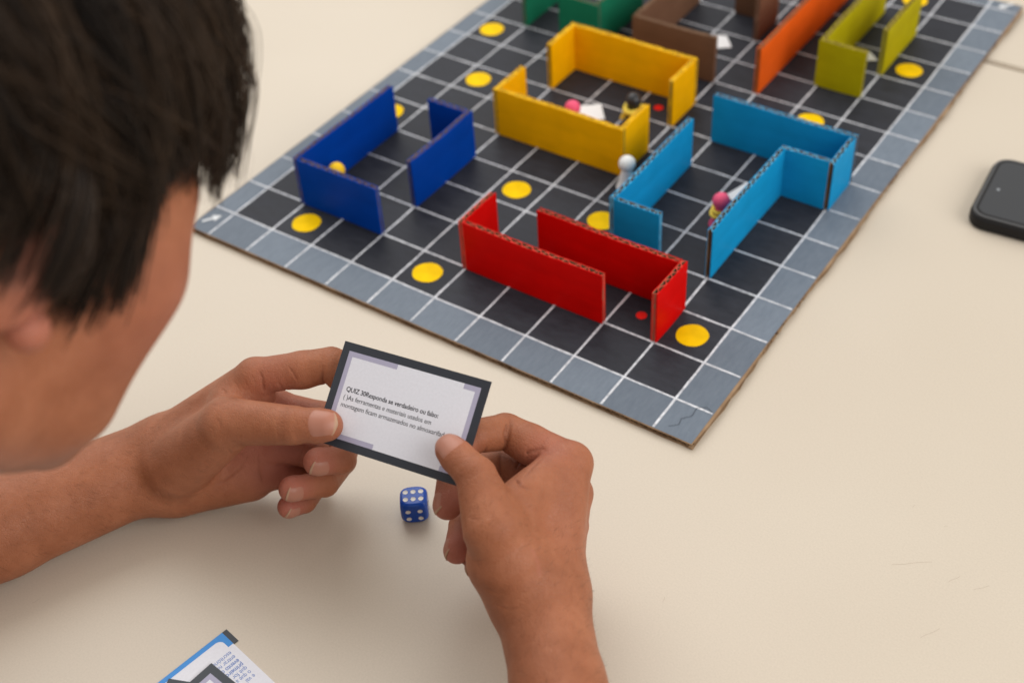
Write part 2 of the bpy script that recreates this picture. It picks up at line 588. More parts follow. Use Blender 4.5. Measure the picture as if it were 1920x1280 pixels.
def panel(parent, p, q, h, colour, seed, filled, closed):
    """one cardboard panel from p to q (cm, relative to the wall's base point)"""
    r = random.Random(seed)
    p, q = Vector(p), Vector(q)
    d = q - p
    L = d.length
    ang = math.atan2(d.y, d.x)
    mb = MB()
    n = max(6, int(L / 0.35))
    tl = 0.055
    bow = r.uniform(-0.05, 0.05)
    inner = []
    for side in (-1, 1):
        yo = side * TW / 2
        yi = side * (TW / 2 - tl)
        rows = []
        tops = [h + r.uniform(-0.022, 0.022) * (2.0 if filled else 1.0) + 0.03 * math.sin(i * 0.21 + seed) for i in range(n + 1)]
        for kk, (y, zsel) in enumerate(((yi, 0), (yo, 0), (yo, 1), (yi, 1), (yi, 0))):
            row = []
            for i in range(n + 1):
                x = L * i / n
                b_ = bow * math.sin(math.pi * i / n)
                row.append((x, y + b_, tops[i] if zsel else 0.02))
            rows.append(row)
        k0 = len(mb.f)
        mb.grid(rows)
        if side < 0:
            mb.f[k0:] = [tuple(reversed(f)) for f in mb.f[k0:]]
        inner += list(range(k0 + 3 * n, k0 + 4 * n))
        for end in (0, n):
            mb.sheet([rows[0][end], rows[1][end], rows[2][end], rows[3][end]])
    pn = mb.build('panel', PAINT[colour], parent)
    pn.data.materials.append(m_kraft)
    for k in inner:
        pn.data.polygons[k].material_index = 1
    pn.location = (p.x * CM, p.y * CM, 0)
    pn.rotation_euler = (0, 0, ang)
    # corrugation, open at the top and at both ends
    fl = MB()
    m = int(L / 0.08)
    amp = TW / 2 - tl - 0.012
    pts = []
    for i in range(m + 1):
        x = 0.03 + (L - 0.06) * i / m
        w = math.sin(x / 0.74 * 2 * math.pi + seed + 0.9 * math.sin(x * 1.7 + seed) + 0.4 * math.sin(x * 4.1))
        pts.append((x, max(-1, min(1, 1.3 * w)) * amp * (0.86 + 0.14 * math.sin(x * 2.3 + 2 * seed)) + bow * math.sin(math.pi * i / m)))
    zt = h - (0.0 if filled else 0.03)
    for s_ in (-0.02, 0.02):
        fl.grid([[(x, y + s_, z) for x, y in pts] for z in (0.05, zt)])
    nk = len(fl.f)
    fl.grid([[(x, y + s_, zt) for x, y in pts] for s_ in (-0.042, 0.042)])
    if filled:      # paint clogs the top of this board's flutes
        seg = []
        for i in range(n + 1):
            x = L * i / n
            b_ = bow * math.sin(math.pi * i / n)
            seg.append((x, b_, h - 0.03 + r.uniform(-0.03, 0.03)))
        fl.grid([[(x, b_ + s, z) for x, b_, z in seg] for s in (-TW / 2 + tl, TW / 2 - tl)])
    strips = len(fl.f)
    if closed:      # paint has closed most of the upright cut ends too
        for x, dx in ((0.012, 0.03), (L - 0.042, 0.03)):
            zz = [0.03 + (h - 0.07) * i / 12 for i in range(13)]
            j0 = r.uniform(-0.03, 0.03)
            fl.grid([[(x + dx * 0.5, -TW / 2 + tl, z) for z in zz], [(x + dx * 0.5, -0.045 + j0 + r.uniform(-0.03, 0.03), z) for z in zz]])
            fl.grid([[(x + dx * 0.5, 0.035 + j0 + r.uniform(-0.03, 0.03), z) for z in zz], [(x + dx * 0.5, TW / 2 - tl, z) for z in zz]])
    fo = fl.build('fluting', m_kraft, pn)
    fo.data.materials.append(M_FLUTE[colour])
    for k in range(nk, len(fo.data.polygons)):
        fo.data.polygons[k].material_index = 1
    return pn


def wall(path, colour, label, h=4.05, filled=False, seed=0):
    x0, y0 = path[0]
    t = thing('cardboard_divider', (x0 * CELL, y0 * CELL, ZS + 0.03), label, 'divider', 0, 'painted cardboard room dividers on the board')
    P = [Vector(((x - x0) * CELL, (y - y0) * CELL)) for x, y in path]
    for i, (a, b_) in enumerate(zip(P, P[1:])):
        d = (b_ - a).normalized()
        a2 = a + d * (TW / 2 + 0.01) if i > 0 else a
        b2 = b_ + d * (TW / 2) if i < len(P) - 2 else b_
        panel(t, a2, b2, h + 0.03 * math.sin(seed + 2.1 * i), colour, seed * 7 + i, filled, seed != 9)
    return t


W_ = wall
W_([(5, 2), (5, 1), (8, 1)], 'red', 'red L shaped cardboard divider with its long side at the front of the board', seed=1)
W_([(9, 1), (9, 2), (6, 2)], 'red', 'red L shaped cardboard divider behind the other red one, ending beside a red dot', seed=2)
W_([(1, 4), (1, 1), (3, 1)], 'dark blue', 'dark blue L shaped cardboard divider beside the grey border nearest the boy', seed=3)
W_([(3, 2), (3, 4), (2, 4)], 'dark blue', 'smaller dark blue L shaped cardboard divider to the right of the other dark blue one', seed=4)
W_([(3, 6), (3, 5), (6, 5), (6, 6)], 'yellow', 'yellow U shaped cardboard divider in front of the black pawn', filled=True, seed=5)
W_([(3, 7), (3, 8), (6, 8), (6, 7)], 'yellow', 'yellow U shaped cardboard divider behind the black pawn and the red dot', filled=True, seed=6)
W_([(7, 6), (7, 3), (8, 3)], 'light blue', 'light blue L shaped cardboard divider hiding the foot of the white pawn', seed=8)
W_([(7, 7), (10, 7), (10, 6), (9, 6), (9, 3)], 'light blue', 'light blue stepped cardboard divider around the pawn with the pink head and two clay rings', seed=9)
W_([(1, 9), (1, 11)], 'green', 'short green cardboard divider near the far left edge of the board', seed=10)
W_([(2, 9), (3, 9), (3, 11)], 'green', 'green L shaped cardboard divider behind the far yellow divider', seed=11)
W_([(6, 9), (4, 9), (4, 12)], 'brown', 'brown L shaped cardboard divider just behind the far yellow divider', seed=12)
W_([(5, 12), (6, 12), (6, 11)], 'brown', 'smaller brown cardboard divider at the top edge left of the orange divider', seed=13)
W_([(7, 9), (7, 14)], 'orange', 'long straight orange cardboard divider', seed=14)
W_([(9, 10), (8, 10), (8, 13.6)], 'olive', 'olive yellow L shaped cardboard divider right of the orange divider', seed=15)
W_([(9, 11), (9, 13)], 'olive', 'short straight olive yellow cardboard divider next to the far yellow dots', seed=16)

# ------------------------------------------------------------------ paper tags lying in the rooms
def paper_tag(pts, label, lift=0.25):
    cx, cy = sum(p[0] for p in pts) / 4, sum(p[1] for p in pts) / 4
    t = MB()
    lo = [(x - cx, y - cy, 0.02 + (0.0 if i < 2 else lift)) for i, (x, y) in enumerate(pts)]
    hi_ = [(x, y, z + 0.035) for x, y, z in lo]
    t.v = lo + hi_
    t.f = [(3, 2, 1, 0), (4, 5, 6, 7)] + [(i, (i + 1) % 4, 4 + (i + 1) % 4, 4 + i) for i in range(4)]
    o = t.build('paper_tag', m_tag)
    o.location = (cx * CM, cy * CM, (ZS + 0.03) * CM)
    tag(o, label, 'paper tag', 'white paper tags lying in the rooms')


paper_tag([(15.75, 23.1), (17.35, 24.15), (16.15, 25.55), (14.75, 24.4)], 'white paper tag beside the black pawn inside the yellow room')
paper_tag([(19.0, 37.2), (21.0, 38.75), (19.85, 40.1), (18.6, 39.6)], 'white paper tag at the end of the brown divider', 0.1)
paper_tag([(30.6, 41.6), (32.35, 42.65), (31.35, 43.45), (30.0, 43.0)], 'white paper tag peeping out behind the short end of the olive divider', 0.1)
paper_tag([(30.1, 20.0), (31.9, 19.2), (32.6, 21.0), (31.0, 21.6)], 'white paper tag beside the pink headed pawn in the light blue room', 0.5)

# ------------------------------------------------------------------ pawns
def ball_profile(r, zc, z0, n=12):
    a0 = math.asin(max(-1, min(1, (z0 - zc) / r)))
    return [(max(0.002, r * math.cos(a0 + (math.pi / 2 - a0) * i / n)), zc + r * math.sin(a0 + (math.pi / 2 - a0) * i / n)) for i in range(n + 1)]


def ring(parent, R_, r, z, mat, squash=0.8, wav=0.0, rot=0.0):
    mb = MB()
    P = []
    for i in range(33):
        a = 2 * math.pi * i / 32
        row = []
        for k in range(11):
            t = 2 * math.pi * k / 10
            rr = R_ + r * math.cos(t) + wav * math.sin(3 * a + rot)
            row.append((rr * math.cos(a), rr * math.sin(a), z + squash * r * math.sin(t) + wav * math.cos(2 * a + rot)))
        P.append(row)
    mb.grid(P)
    mb.f = [tuple(reversed(f)) for f in mb.f]
    return mb.build('clay_ring', mat, parent, True)


def pawn(x, y, mat, label, rings=()):
    t = thing('pawn', (x, y, ZS + 0.03), label, 'pawn', 0, 'pawns standing on the board')
    mb = MB()
    mb.lathe([(0.01, 0), (0.76, 0), (0.80, 0.08), (0.77, 0.2), (0.62, 0.55), (0.52, 1.0), (0.43, 1.4), (0.38, 1.6), (0.30, 1.75)], 32)
    mb.build('body', mat, t, True)
    mb = MB()
    mb.lathe(ball_profile(0.62, 2.16, 1.66, 14), 32)
    mb.build('head', mat, t, True)
    for a in rings:
        ring(t, *a)
    return t


pawn(23.40, 17.25, m_pwhite, 'plain white pawn behind the corner of the light blue divider')
pawn(31.35, 16.65, m_ppink, 'pink headed pawn with two yellow clay rings in the light blue room',
     [(0.54, 0.15, 1.50, m_pyel, 0.8, 0.02), (0.64, 0.15, 1.18, m_pyel, 0.8, 0.03, 1.0)])
bp_ = pawn(19.6, 24.75, m_pblack, 'black pawn with a yellow clay scarf in the yellow room', [(0.66, 0.22, 1.44, m_pyel, 1.1, 0.05, 0.6)])
mb = MB()
P = []
for i in range(9):
    s = i / 8
    c_ = Vector((-0.30 - 0.42 * s, -0.45 - 0.15 * s, 1.40 - 0.85 * s))
    rr = 0.27 * (1 - 0.25 * s) * (1.0 if i < 8 else 0.3)
    P.append([(c_.x + rr * math.cos(t), c_.y + rr * math.sin(t), c_.z + 0.05 * math.sin(t)) for t in [2 * math.pi * k / 10 for k in range(11)]])
mb.grid(P)
mb.build('scarf_tail', m_pyel, bp_, True)
pawn(5.34, 5.85, m_pyellow, 'yellow pawn showing only its head above the front of the larger dark blue divider')
pawn(16.05, 21.5, m_ppink, 'pink pawn mostly hidden behind the near yellow divider')

# ------------------------------------------------------------------ implicit-surface mesher
def smin(a, b_, k):
    h = np.maximum(k - np.abs(a - b_), 0.0) / k
    return np.minimum(a, b_) - h * h * k * 0.25


def seg(p, a, b_, r1, r2):
    a, b_ = np.asarray(a, np.float32), np.asarray(b_, np.float32)
    ba = b_ - a
    pa = p - a
    h = np.clip((pa @ ba) / float(ba @ ba), 0, 1)
    d = pa - h[:, None] * ba
    return np.sqrt((d * d).sum(1)) - (r1 + (r2 - r1) * h)


def ell(p, c_, rad):
    rad = np.asarray(rad, np.float32)
    q = (p - np.asarray(c_, np.float32)) / rad
    k0 = np.sqrt((q * q).sum(1)) + 1e-6
    k1 = np.sqrt(((q / rad) ** 2).sum(1)) + 1e-6
    return k0 * (k0 - 1.0) / k1


def isosurface(fn, lo, hi_, h, iters=2):
    lo = np.asarray(lo, np.float32)
    hi_ = np.asarray(hi_, np.float32)
    B = 8
    nb = np.ceil((hi_ - lo) / (h * B)).astype(int)
    ax = [lo[i] + (np.arange(nb[i]) * B + (B - 1) / 2) * h for i in range(3)]
    G = np.stack(np.meshgrid(*ax, indexing='ij'), -1).reshape(-1, 3).astype(np.float32)
    dc = fn(G)
    near = np.abs(dc) < h * B * 1.35
    n = nb * B
    D = np.empty((nb[0], nb[1], nb[2], B, B, B), np.float32)
    D[...] = dc.reshape(*nb)[..., None, None, None]
    o = (np.arange(B) - (B - 1) / 2) * h
    off = np.stack(np.meshgrid(o, o, o, indexing='ij'), -1).reshape(-1, 3).astype(np.float32)
    idx = np.nonzero(near)[0]
    Df = D.reshape(-1, B, B, B)
    for s in range(0, len(idx), 600):
        ii = idx[s:s + 600]
        pts = (G[ii][:, None, :] + off[None]).reshape(-1, 3)
        Df[ii] = fn(pts).reshape(-1, B, B, B)
    D = Df.reshape(nb[0], nb[1], nb[2], B, B, B).transpose(0, 3, 1, 4, 2, 5).reshape(n)
    ins_ = D < 0
    c8 = np.zeros(tuple(n - 1), np.uint8)
    for dx in (0, 1):
        for dy in (0, 1):
            for dz in (0, 1):
                c8 += ins_[dx:n[0] - 1 + dx, dy:n[1] - 1 + dy, dz:n[2] - 1 + dz]
    act = (c8 > 0) & (c8 < 8)
    ci = np.argwhere(act)
    vid = np.full(act.shape, -1, np.int32)
    vid[act] = np.arange(len(ci))
    acc = np.zeros((len(ci), 3), np.float32)
    cnt = np.zeros(len(ci), np.float32)
    cor = [(x, y, z) for x in (0, 1) for y in (0, 1) for z in (0, 1)]
    for a in cor:
        for axis in range(3):
            if a[axis]:
                continue
            b_ = list(a)
            b_[axis] = 1
            da = D[ci[:, 0] + a[0], ci[:, 1] + a[1], ci[:, 2] + a[2]]
            db = D[ci[:, 0] + b_[0], ci[:, 1] + b_[1], ci[:, 2] + b_[2]]
            cr = (da < 0) != (db < 0)
            t = np.where(cr, da / np.where(cr, da - db, 1), 0)
            pos = np.tile(np.asarray(a, np.float32), (len(ci), 1))
            pos[:, axis] = t
            acc += pos * cr[:, None]
            cnt += cr
    V = lo + (ci + acc / cnt[:, None]) * h
    F = []
    for axis in range(3):
        sl0 = [slice(0, n[i]) for i in range(3)]
        sl1 = list(sl0)
        sl0[axis] = slice(0, n[axis] - 1)
        sl1[axis] = slice(1, n[axis])
        cr = ins_[tuple(sl0)] != ins_[tuple(sl1)]
        e = np.argwhere(cr)
        u, v = [(1, 2), (2, 0), (0, 1)][axis]
        ok = (e[:, u] > 0) & (e[:, v] > 0) & (e[:, u] < n[u] - 1) & (e[:, v] < n[v] - 1)
        e = e[ok]
        s = ins_[e[:, 0], e[:, 1], e[:, 2]]
        q = []
        for du, dv in ((1, 1), (0, 1), (0, 0), (1, 0)):
            k = e.copy()
            k[:, u] -= du
            k[:, v] -= dv
            q.append(vid[k[:, 0], k[:, 1], k[:, 2]])
        q = np.stack(q, 1)
        q[~s] = q[~s][:, ::-1]
        F.append(q)
    F = np.concatenate(F)
    V = V.astype(np.float32)
    for _ in range(iters):
        d = fn(V)
        gr = np.stack([fn(V + np.eye(3, dtype=np.float32)[i] * 0.3 * h) - fn(V - np.eye(3, dtype=np.float32)[i] * 0.3 * h) for i in range(3)], 1)
        ln = np.sqrt((gr * gr).sum(1)) + 1e-6
        stp = np.clip(d / (ln / (0.6 * h)), -0.5 * h, 0.5 * h)
        V = V - gr / ln[:, None] * stp[:, None]
    return V, F


def np_mesh(name, V, F, attrs=None):
    me = bpy.data.meshes.new(name)
    me.vertices.add(len(V))
    me.vertices.foreach_set('co', (np.asarray(V, np.float64) * CM).astype(np.float32).ravel())
    me.loops.add(F.size)
    me.loops.foreach_set('vertex_index', F.astype(np.int32).ravel())
    me.polygons.add(len(F))
    me.polygons.foreach_set('loop_start', np.arange(0, F.size, F.shape[1], dtype=np.int32))
    me.polygons.foreach_set('loop_total', np.full(len(F), F.shape[1], np.int32))
    me.update(calc_edges=True)
    me.validate()
    me.polygons.foreach_set('use_smooth', [True] * len(me.polygons))
    for k, a in (attrs or {}).items():
        at__ = me.attributes.new(k, 'FLOAT', 'POINT')
        at__.data.foreach_set('value', np.asarray(a, np.float32))
    return me


# ------------------------------------------------------------------ die
def die_sdf(half, rad, pips):
    def fn(p):
        q = np.abs(p) - (half - rad)
        d = np.sqrt((np.maximum(q, 0) ** 2).sum(1)) + np.minimum(q.max(1), 0) - rad
        s = np.sqrt((p * p).sum(1)) - half * 1.38
        d = -smin(-d, -s, 0.12)
        for c_, r in pips:
            s = np.sqrt(((p - np.asarray(c_, np.float32)) ** 2).sum(1)) - r
            d = np.maximum(d, -s)
        return d
    return fn


die = thing('die', (28.51, -15.46, 0.0), 'blue six sided die with white pips on the table between the hands', 'die', math.radians(38))
HALF = 0.79
faces_ = []
A6 = [(-0.44, 0.27), (0.0, 0.27), (0.44, 0.27), (-0.44, -0.27), (0.0, -0.27), (0.44, -0.27)]
A4 = [(-0.34, 0.30), (0.34, 0.30), (-0.34, -0.30), (0.34, -0.30)]
A5 = [(-0.33, 0.33), (0.33, 0.33), (-0.33, -0.33), (0.33, -0.33), (0, 0)]
for x, y in A6:
    faces_.append(((x, y, HALF), (0, 0, 1)))
for x, y in A4:
    faces_.append(((x, -HALF, y), (0, -1, 0)))
for x, y in A5:
    faces_.append(((HALF, x, y), (1, 0, 0)))
for x, y in A5[:2] + A5[2:4][::-1][:0] + [(0, 0)]:
    faces_.append(((x, HALF, y), (0, 1, 0)))
PR = 0.30
pips = [(tuple(np.array(c_) + np.array(n_) * 0.263), PR) for c_, n_ in faces_]
V, F = isosurface(die_sdf(HALF, 0.24, pips), (-0.95,) * 3, (0.97,) * 3, 0.03)
o = link('die_body', np_mesh('die_body', V, F), m_die, die)
o.location = (0, 0, HALF * CM)
pb = MB()
P = []
for i in range(6):
    a = math.radians(30.5) * i / 5
    P.append([(0.292 * math.sin(a) * math.cos(t), 0.292 * math.sin(a) * math.sin(t), -0.292 * math.cos(a)) for t in [2 * math.pi * k / 20 for k in range(21)]])
pb.grid(P)
pip_me = mesh('pip', pb.v, pb.f)
pip_me.materials.append(m_pip)
pip_me.polygons.foreach_set('use_smooth', [True] * len(pip_me.polygons))
for (c_, n_), (s_, r_) in zip(faces_, pips):
    o = link('pip', pip_me, None, die)
    o.location = Vector((s_[0], s_[1], s_[2] + HALF)) * CM
    o.rotation_euler = Vector(n_).to_track_quat('Z', 'Y').to_euler()

# ------------------------------------------------------------------ cards
def text_mesh(s, width, size, bold):
    cu = bpy.data.curves.new('lettering', 'FONT')
    cu.body = s
    cu.size = size
    cu.resolution_u = 3
    cu.offset = 0.011 * size if bold else -0.002 * size
    cu.space_character = 0.96
    tmp = bpy.data.objects.new('lettering', cu)
    col.objects.link(tmp)
    dg = bpy.context.evaluated_depsgraph_get()
    me = bpy.data.meshes.new_from_object(tmp.evaluated_get(dg))
    bpy.data.objects.remove(tmp)
    xs = [v.co.x for v in me.vertices]
    k = width / (max(xs) - min(xs)) if width else 0.8
    x0 = min(xs)
    for v in me.vertices:
        v.co.x = (v.co.x - x0) * k * CM
        v.co.y *= CM
        v.co.z = 0
    return me


CW, CH = 8.77, 5.44


def sheetpart(name, x0, y0, x1, y1, z, mat, parent):
    mb = MB()
    mb.sheet([(x0, y0, z), (x1, y0, z), (x1, y1, z), (x0, y1, z)])
    return mb.build(name, mat, parent)


def bracket(parent, left, mat, z, arm):
    """square bracket frame print; origin of the card is its lower left corner"""
    b0, w = 0.44, 0.27
    mb = MB()
    if left:
        x = b0
        mb.sheet([(x, b0, z), (x + w, b0, z), (x + w, CH - b0, z), (x, CH - b0, z)])
        mb.sheet([(x + w, CH - b0 - w, z), (x + arm, CH - b0 - w, z), (x + arm, CH - b0, z), (x + w, CH - b0, z)])
        mb.sheet([(x + w, b0, z), (x + arm, b0, z), (x + arm, b0 + w, z), (x + w, b0 + w, z)])
    else:
        x = CW - b0
        mb.sheet([(x - w, b0, z), (x, b0, z), (x, CH - b0, z), (x - w, CH - b0, z)])
        mb.sheet([(x - arm, CH - b0 - w, z), (x - w, CH - b0 - w, z), (x - w, CH - b0, z), (x - arm, CH - b0, z)])
        mb.sheet([(x - arm, b0, z), (x - w, b0, z), (x - w, b0 + w, z), (x - arm, b0 + w, z)])
    return mb.build('lilac_bracket', mat, parent)


def dark_card(name, label, lines, group=None):
    t = bpy.data.objects.new(name, None)
    col.objects.link(t)
    t.empty_display_size = 0.02
    tag(t, label, 'card', group)
    mb = MB()
    mb.box(0, 0, -0.04, CW, CH, 0)
    mb.build('card_sheet', m_carddark, t)
    sheetpart('white_field', 0.44, 0.44, CW - 0.44, CH - 0.44, 0.004, m_cardwhite, t)
    bracket(t, True, m_lilac, 0.007, 3.0)
    bracket(t, False, m_lilac, 0.007, 0.95)
    for s, x, y, w, size, bold in lines:
        o = link('lettering', text_mesh(s, w, size, bold), m_ink, t)
        o.location = Vector((x, y, 0.010)) * CM
    return t


quiz = dark_card('quiz_card', 'slate bordered quiz card with printed text held up in both hands', [
    ('QUIZ 30Responda se verdadeiro ou falso:', 0.94, CH * 0.541, 5.56, 0.355, True),
    ('( )As ferramentas e materiais usados em', 0.92, CH * 0.4625, 5.30, 0.355, False),
    ('montagem ficam armazenados no almoxarifado', 0.90, CH * 0.387, 6.40, 0.355, False)])
BL, BR, TL = Vector((26.02, -19.55, 8.58)), Vector((34.70, -18.50, 9.10)), Vector((25.46, -15.37, 12.01))
ex = (BR - BL).normalized()
ez = ex.cross(TL - BL).normalized()
ey = ez.cross(ex)
Mq = Matrix((ex, ey, ez)).transposed().to_4x4()
Mq.translation = BL * CM
quiz.matrix_world = Mq


def place_card(o, x, y, z, ang):
    o.location = Vector((x, y, z)) * CM
    o.rotation_euler = (0, 0, ang)


# the little pile in front: a blue edged card under two slate edged ones
bc = bpy.data.objects.new('event_card', None)
col.objects.link(bc)
bc.empty_display_size = 0.02
tag(bc, 'white card with a blue border and black corner under the slate edged cards', 'card', 'cards piled at the near edge')
mb = MB()
mb.box(0, 0, 0, CW, CH, 0.04)
mb.build('card_sheet', m_cardwhite, bc)
mb = MB()
z = 0.044
arc = [(0.32 + 0.35 - 0.35 * math.sin(a), 0.30 + 0.35 - 0.35 * math.cos(a)) for a in [math.pi / 2 * k / 8 for k in range(9)]]
mb.sheet([(0.0, 0.0, z), (CW, 0.0, z), (CW, 0.30, z), (0.67, 0.30, z)] + [(x, y, z) for x, y in arc] + [(0.32, 1.0, z), (0.0, 1.0, z)])
mb.build('blue_border', m_blueband, bc)
sheetpart('black_corner', -0.002, -0.002, 0.32, 0.0, 0.0, m_carddark, bc)
mb = MB()
mb.box(-0.30, 0.0, 0.0, -0.001, 1.05, 0.041)
mb.build('corner_tab', m_carddark, bc)
for k, (s, bold) in enumerate([('escritório', False), ('entrar no', False), ('evento do', True), ('primeiro', True), ('que for', False), ('o que a', False), ('e vai', False)]):
    me = text_mesh(s, 0, 0.40, bold)
    o = link('lettering', me, m_blueink, bc)
    o.location = Vector((0.42, 1.25 + 0.34 * k, 0.046)) * CM
# local +x runs down the picture's left edge, local +y runs to the right
place_card(bc, 24.62, -27.55, 0.012, math.atan2(-4.27, -0.75))

ca = dark_card('quiz_card', 'slate bordered card lying topmost on the pile at the near edge', [], 'cards piled at the near edge')
place_card(ca, 25.52, -29.28, 0.15, math.radians(-96))
cb = dark_card('quiz_card', 'slate bordered card lower left in the pile at the near edge', [], 'cards piled at the near edge')
place_card(cb, 24.24, -31.15, 0.10, math.radians(-68))

# ------------------------------------------------------------------ phone
def rounded_box(name, x0, y0, x1, y1, z0, z1, rc, re, mat, parent):
    mb = MB()
    loops = []
    prof = [(0.0, z0 + re)] if False else []
    for k in range(6):
        a = math.pi / 2 * k / 5
        prof.append((re * (1 - math.sin(a)), z0 + re * (1 - math.cos(a))))
    for k in range(6):
        a = math.pi / 2 * k / 5
        prof.append((re * (1 - math.cos(a)), z1 - re * (1 - math.sin(a))))
    for d, z in prof:
        pts = []
        for cx, cy, a0 in ((x1 - rc, y1 - rc, 0), (x0 + rc, y1 - rc, 90), (x0 + rc, y0 + rc, 180), (x1 - rc, y0 + rc, 270)):
            for k in range(9):
                a = math.radians(a0 + 90 * k / 8)
                pts.append((cx + (rc - d) * math.cos(a), cy + (rc - d) * math.sin(a), z))
        loops.append(pts)
    N = len(loops[0])
    for pts in loops:
        mb.v += pts
    for i in range(len(loops) - 1):
        for k in range(N):
            a, b_ = i * N + k, i * N + (k + 1) % N
            mb.f.append((a, b_, b_ + N, a + N))
    mb.f.append(tuple(range(N))[::-1])
    mb.f.append(tuple(range((len(loops) - 1) * N, len(loops) * N)))
    return mb.build(name, mat, parent, False)


phone = thing('phone', (45.85, 25.7, 0), 'black smartphone in a dark case lying face up on the table at the right edge', 'phone', math.radians(4))
rounded_box('case', 0, 0, 16.2, 7.9, 0.01, 1.05, 1.25, 0.28, m_case, phone)
rounded_box('case_lip', 0.14, 0.14, 16.06, 7.76, 1.03, 1.15, 1.14, 0.05, m_lip, phone)
rounded_box('bezel_gap', 0.34, 0.34, 15.86, 7.56, 1.10, 1.154, 0.98, 0.004, m_case, phone)
rounded_box('screen', 0.52, 0.52, 15.68, 7.38, 1.10, 1.160, 0.82, 0.006, m_screen, phone)
mb = MB()
mb.lathe([(0.001, 1.166), (0.11, 1.166), (0.12, 1.161)], 16)
o = mb.build('front_camera', m_lens, phone)
o.location = (1.2 * CM, 3.7 * CM, 0)

# ------------------------------------------------------------------ the person
# joints of the two hands: x, y, z and radius in cm (i m r p: fingers, t: thumb)
LH = {
    'wrist': (15.1, -22.45, 3.02, 2.5),
    'fore': (11.05, -30.21, 2.9, 2.8),
    'mi0': (16.53, -21.16, 4.4, 2.0),
    'mi1': (20.42, -17.88, 8.98, 1.02),
    'mm0': (16.31, -21.48, 3.08, 1.8),
    'mm1': (20.95, -17.34, 6.31, 1.0),
    'mr0': (16.19, -21.66, 2.12, 1.65),
    'mr1': (20.98, -17.98, 3.97, 1.0),
    'mp0': (16.47, -22.17, 2.09, 1.75),
    'mp1': (20.69, -18.97, 2.42, 0.98),
    'hy0': (16.97, -21.99, 2.21, 1.8),
    'hy1': (19.86, -19.65, 1.93, 1.3),
    'th0': (17.64, -22.36, 4.56, 1.9),
    'th1': (20.85, -21.08, 8.0, 1.5),
    't1': (21.33, -21.04, 8.76, 1.3),
    't2': (25.1, -19.98, 9.59, 1.02),
    't3': (26.88, -19.23, 9.89, 0.83),
    'w0': (19.91, -19.7, 8.17, 0.9),
    'w1': (20.53, -18.16, 8.08, 0.9),
    'i2': (24.27, -15.71, 9.99, 0.98),
    'i3': (26.26, -16.06, 9.13, 0.82),
    'i4': (27.69, -17.11, 8.71, 0.72),
    'm2': (24.77, -15.75, 5.66, 0.9),
    'm3': (26.27, -18.21, 5.95, 0.8),
    'm4': (25.65, -19.4, 6.5, 0.72),
    'r2': (24.02, -16.2, 2.67, 0.88),
    'r3': (24.97, -18.57, 3.54, 0.76),
    'r4': (24.27, -20.42, 4.45, 0.68),
    'p2': (22.83, -17.29, 1.17, 0.78),
    'p3': (23.6, -19.15, 1.71, 0.65),
    'p4': (23.53, -20.33, 2.36, 0.6),
}
RH = {
    'wrist': (40.44, -20.09, 5.33, 2.3),
    'fore': (43.55, -23.46, 5.4, 2.15),
    'mi0': (39.75, -19.27, 6.05, 2.0),
    'mi1': (38.33, -13.96, 8.6, 1.1),
    'mm0': (39.61, -18.62, 5.22, 1.9),
    'mm1': (38.4, -14.06, 6.42, 1.06),
    'mr0': (39.41, -18.13, 4.3, 1.8),
    'mr1': (38.42, -14.48, 4.28, 1.0),
    'mp0': (39.25, -17.92, 3.71, 1.6),
    'mp1': (38.62, -15.2, 2.49, 0.9),
    'hy0': (39.04, -18.83, 3.94, 1.7),
    'hy1': (37.29, -16.97, 3.3, 1.3),
    'th0': (39.72, -20.18, 6.01, 2.05),
    'th1': (38.65, -20.07, 7.67, 2.1),
    't1': (37.84, -20.0, 9.58, 1.55),
    't2': (35.92, -18.6, 10.71, 1.0),
    't3': (33.93, -17.95, 10.86, 0.78),
    'w0': (37.83, -18.12, 9.15, 1.25),
    'w1': (37.98, -15.41, 8.75, 1.15),
    'i2': (34.45, -14.1, 8.93, 0.98),
    'i3': (33.75, -15.66, 9.65, 0.88),
    'i4': (33.28, -17.11, 9.51, 0.72),
    'm2': (34.14, -14.52, 6.56, 0.92),
    'm3': (32.89, -16.89, 7.23, 0.8),
    'm4': (33.63, -18.42, 6.9, 0.72),
    'r2': (34.58, -14.94, 3.85, 0.87),
    'r3': (33.65, -17.39, 4.24, 0.76),
    'r4': (34.38, -18.97, 4.32, 0.68),
    'p2': (35.75, -16.04, 2.15, 0.75),
    'p3': (35.03, -17.7, 2.79, 0.66),
    'p4': (35.41, -18.76, 3.4, 0.6),
}

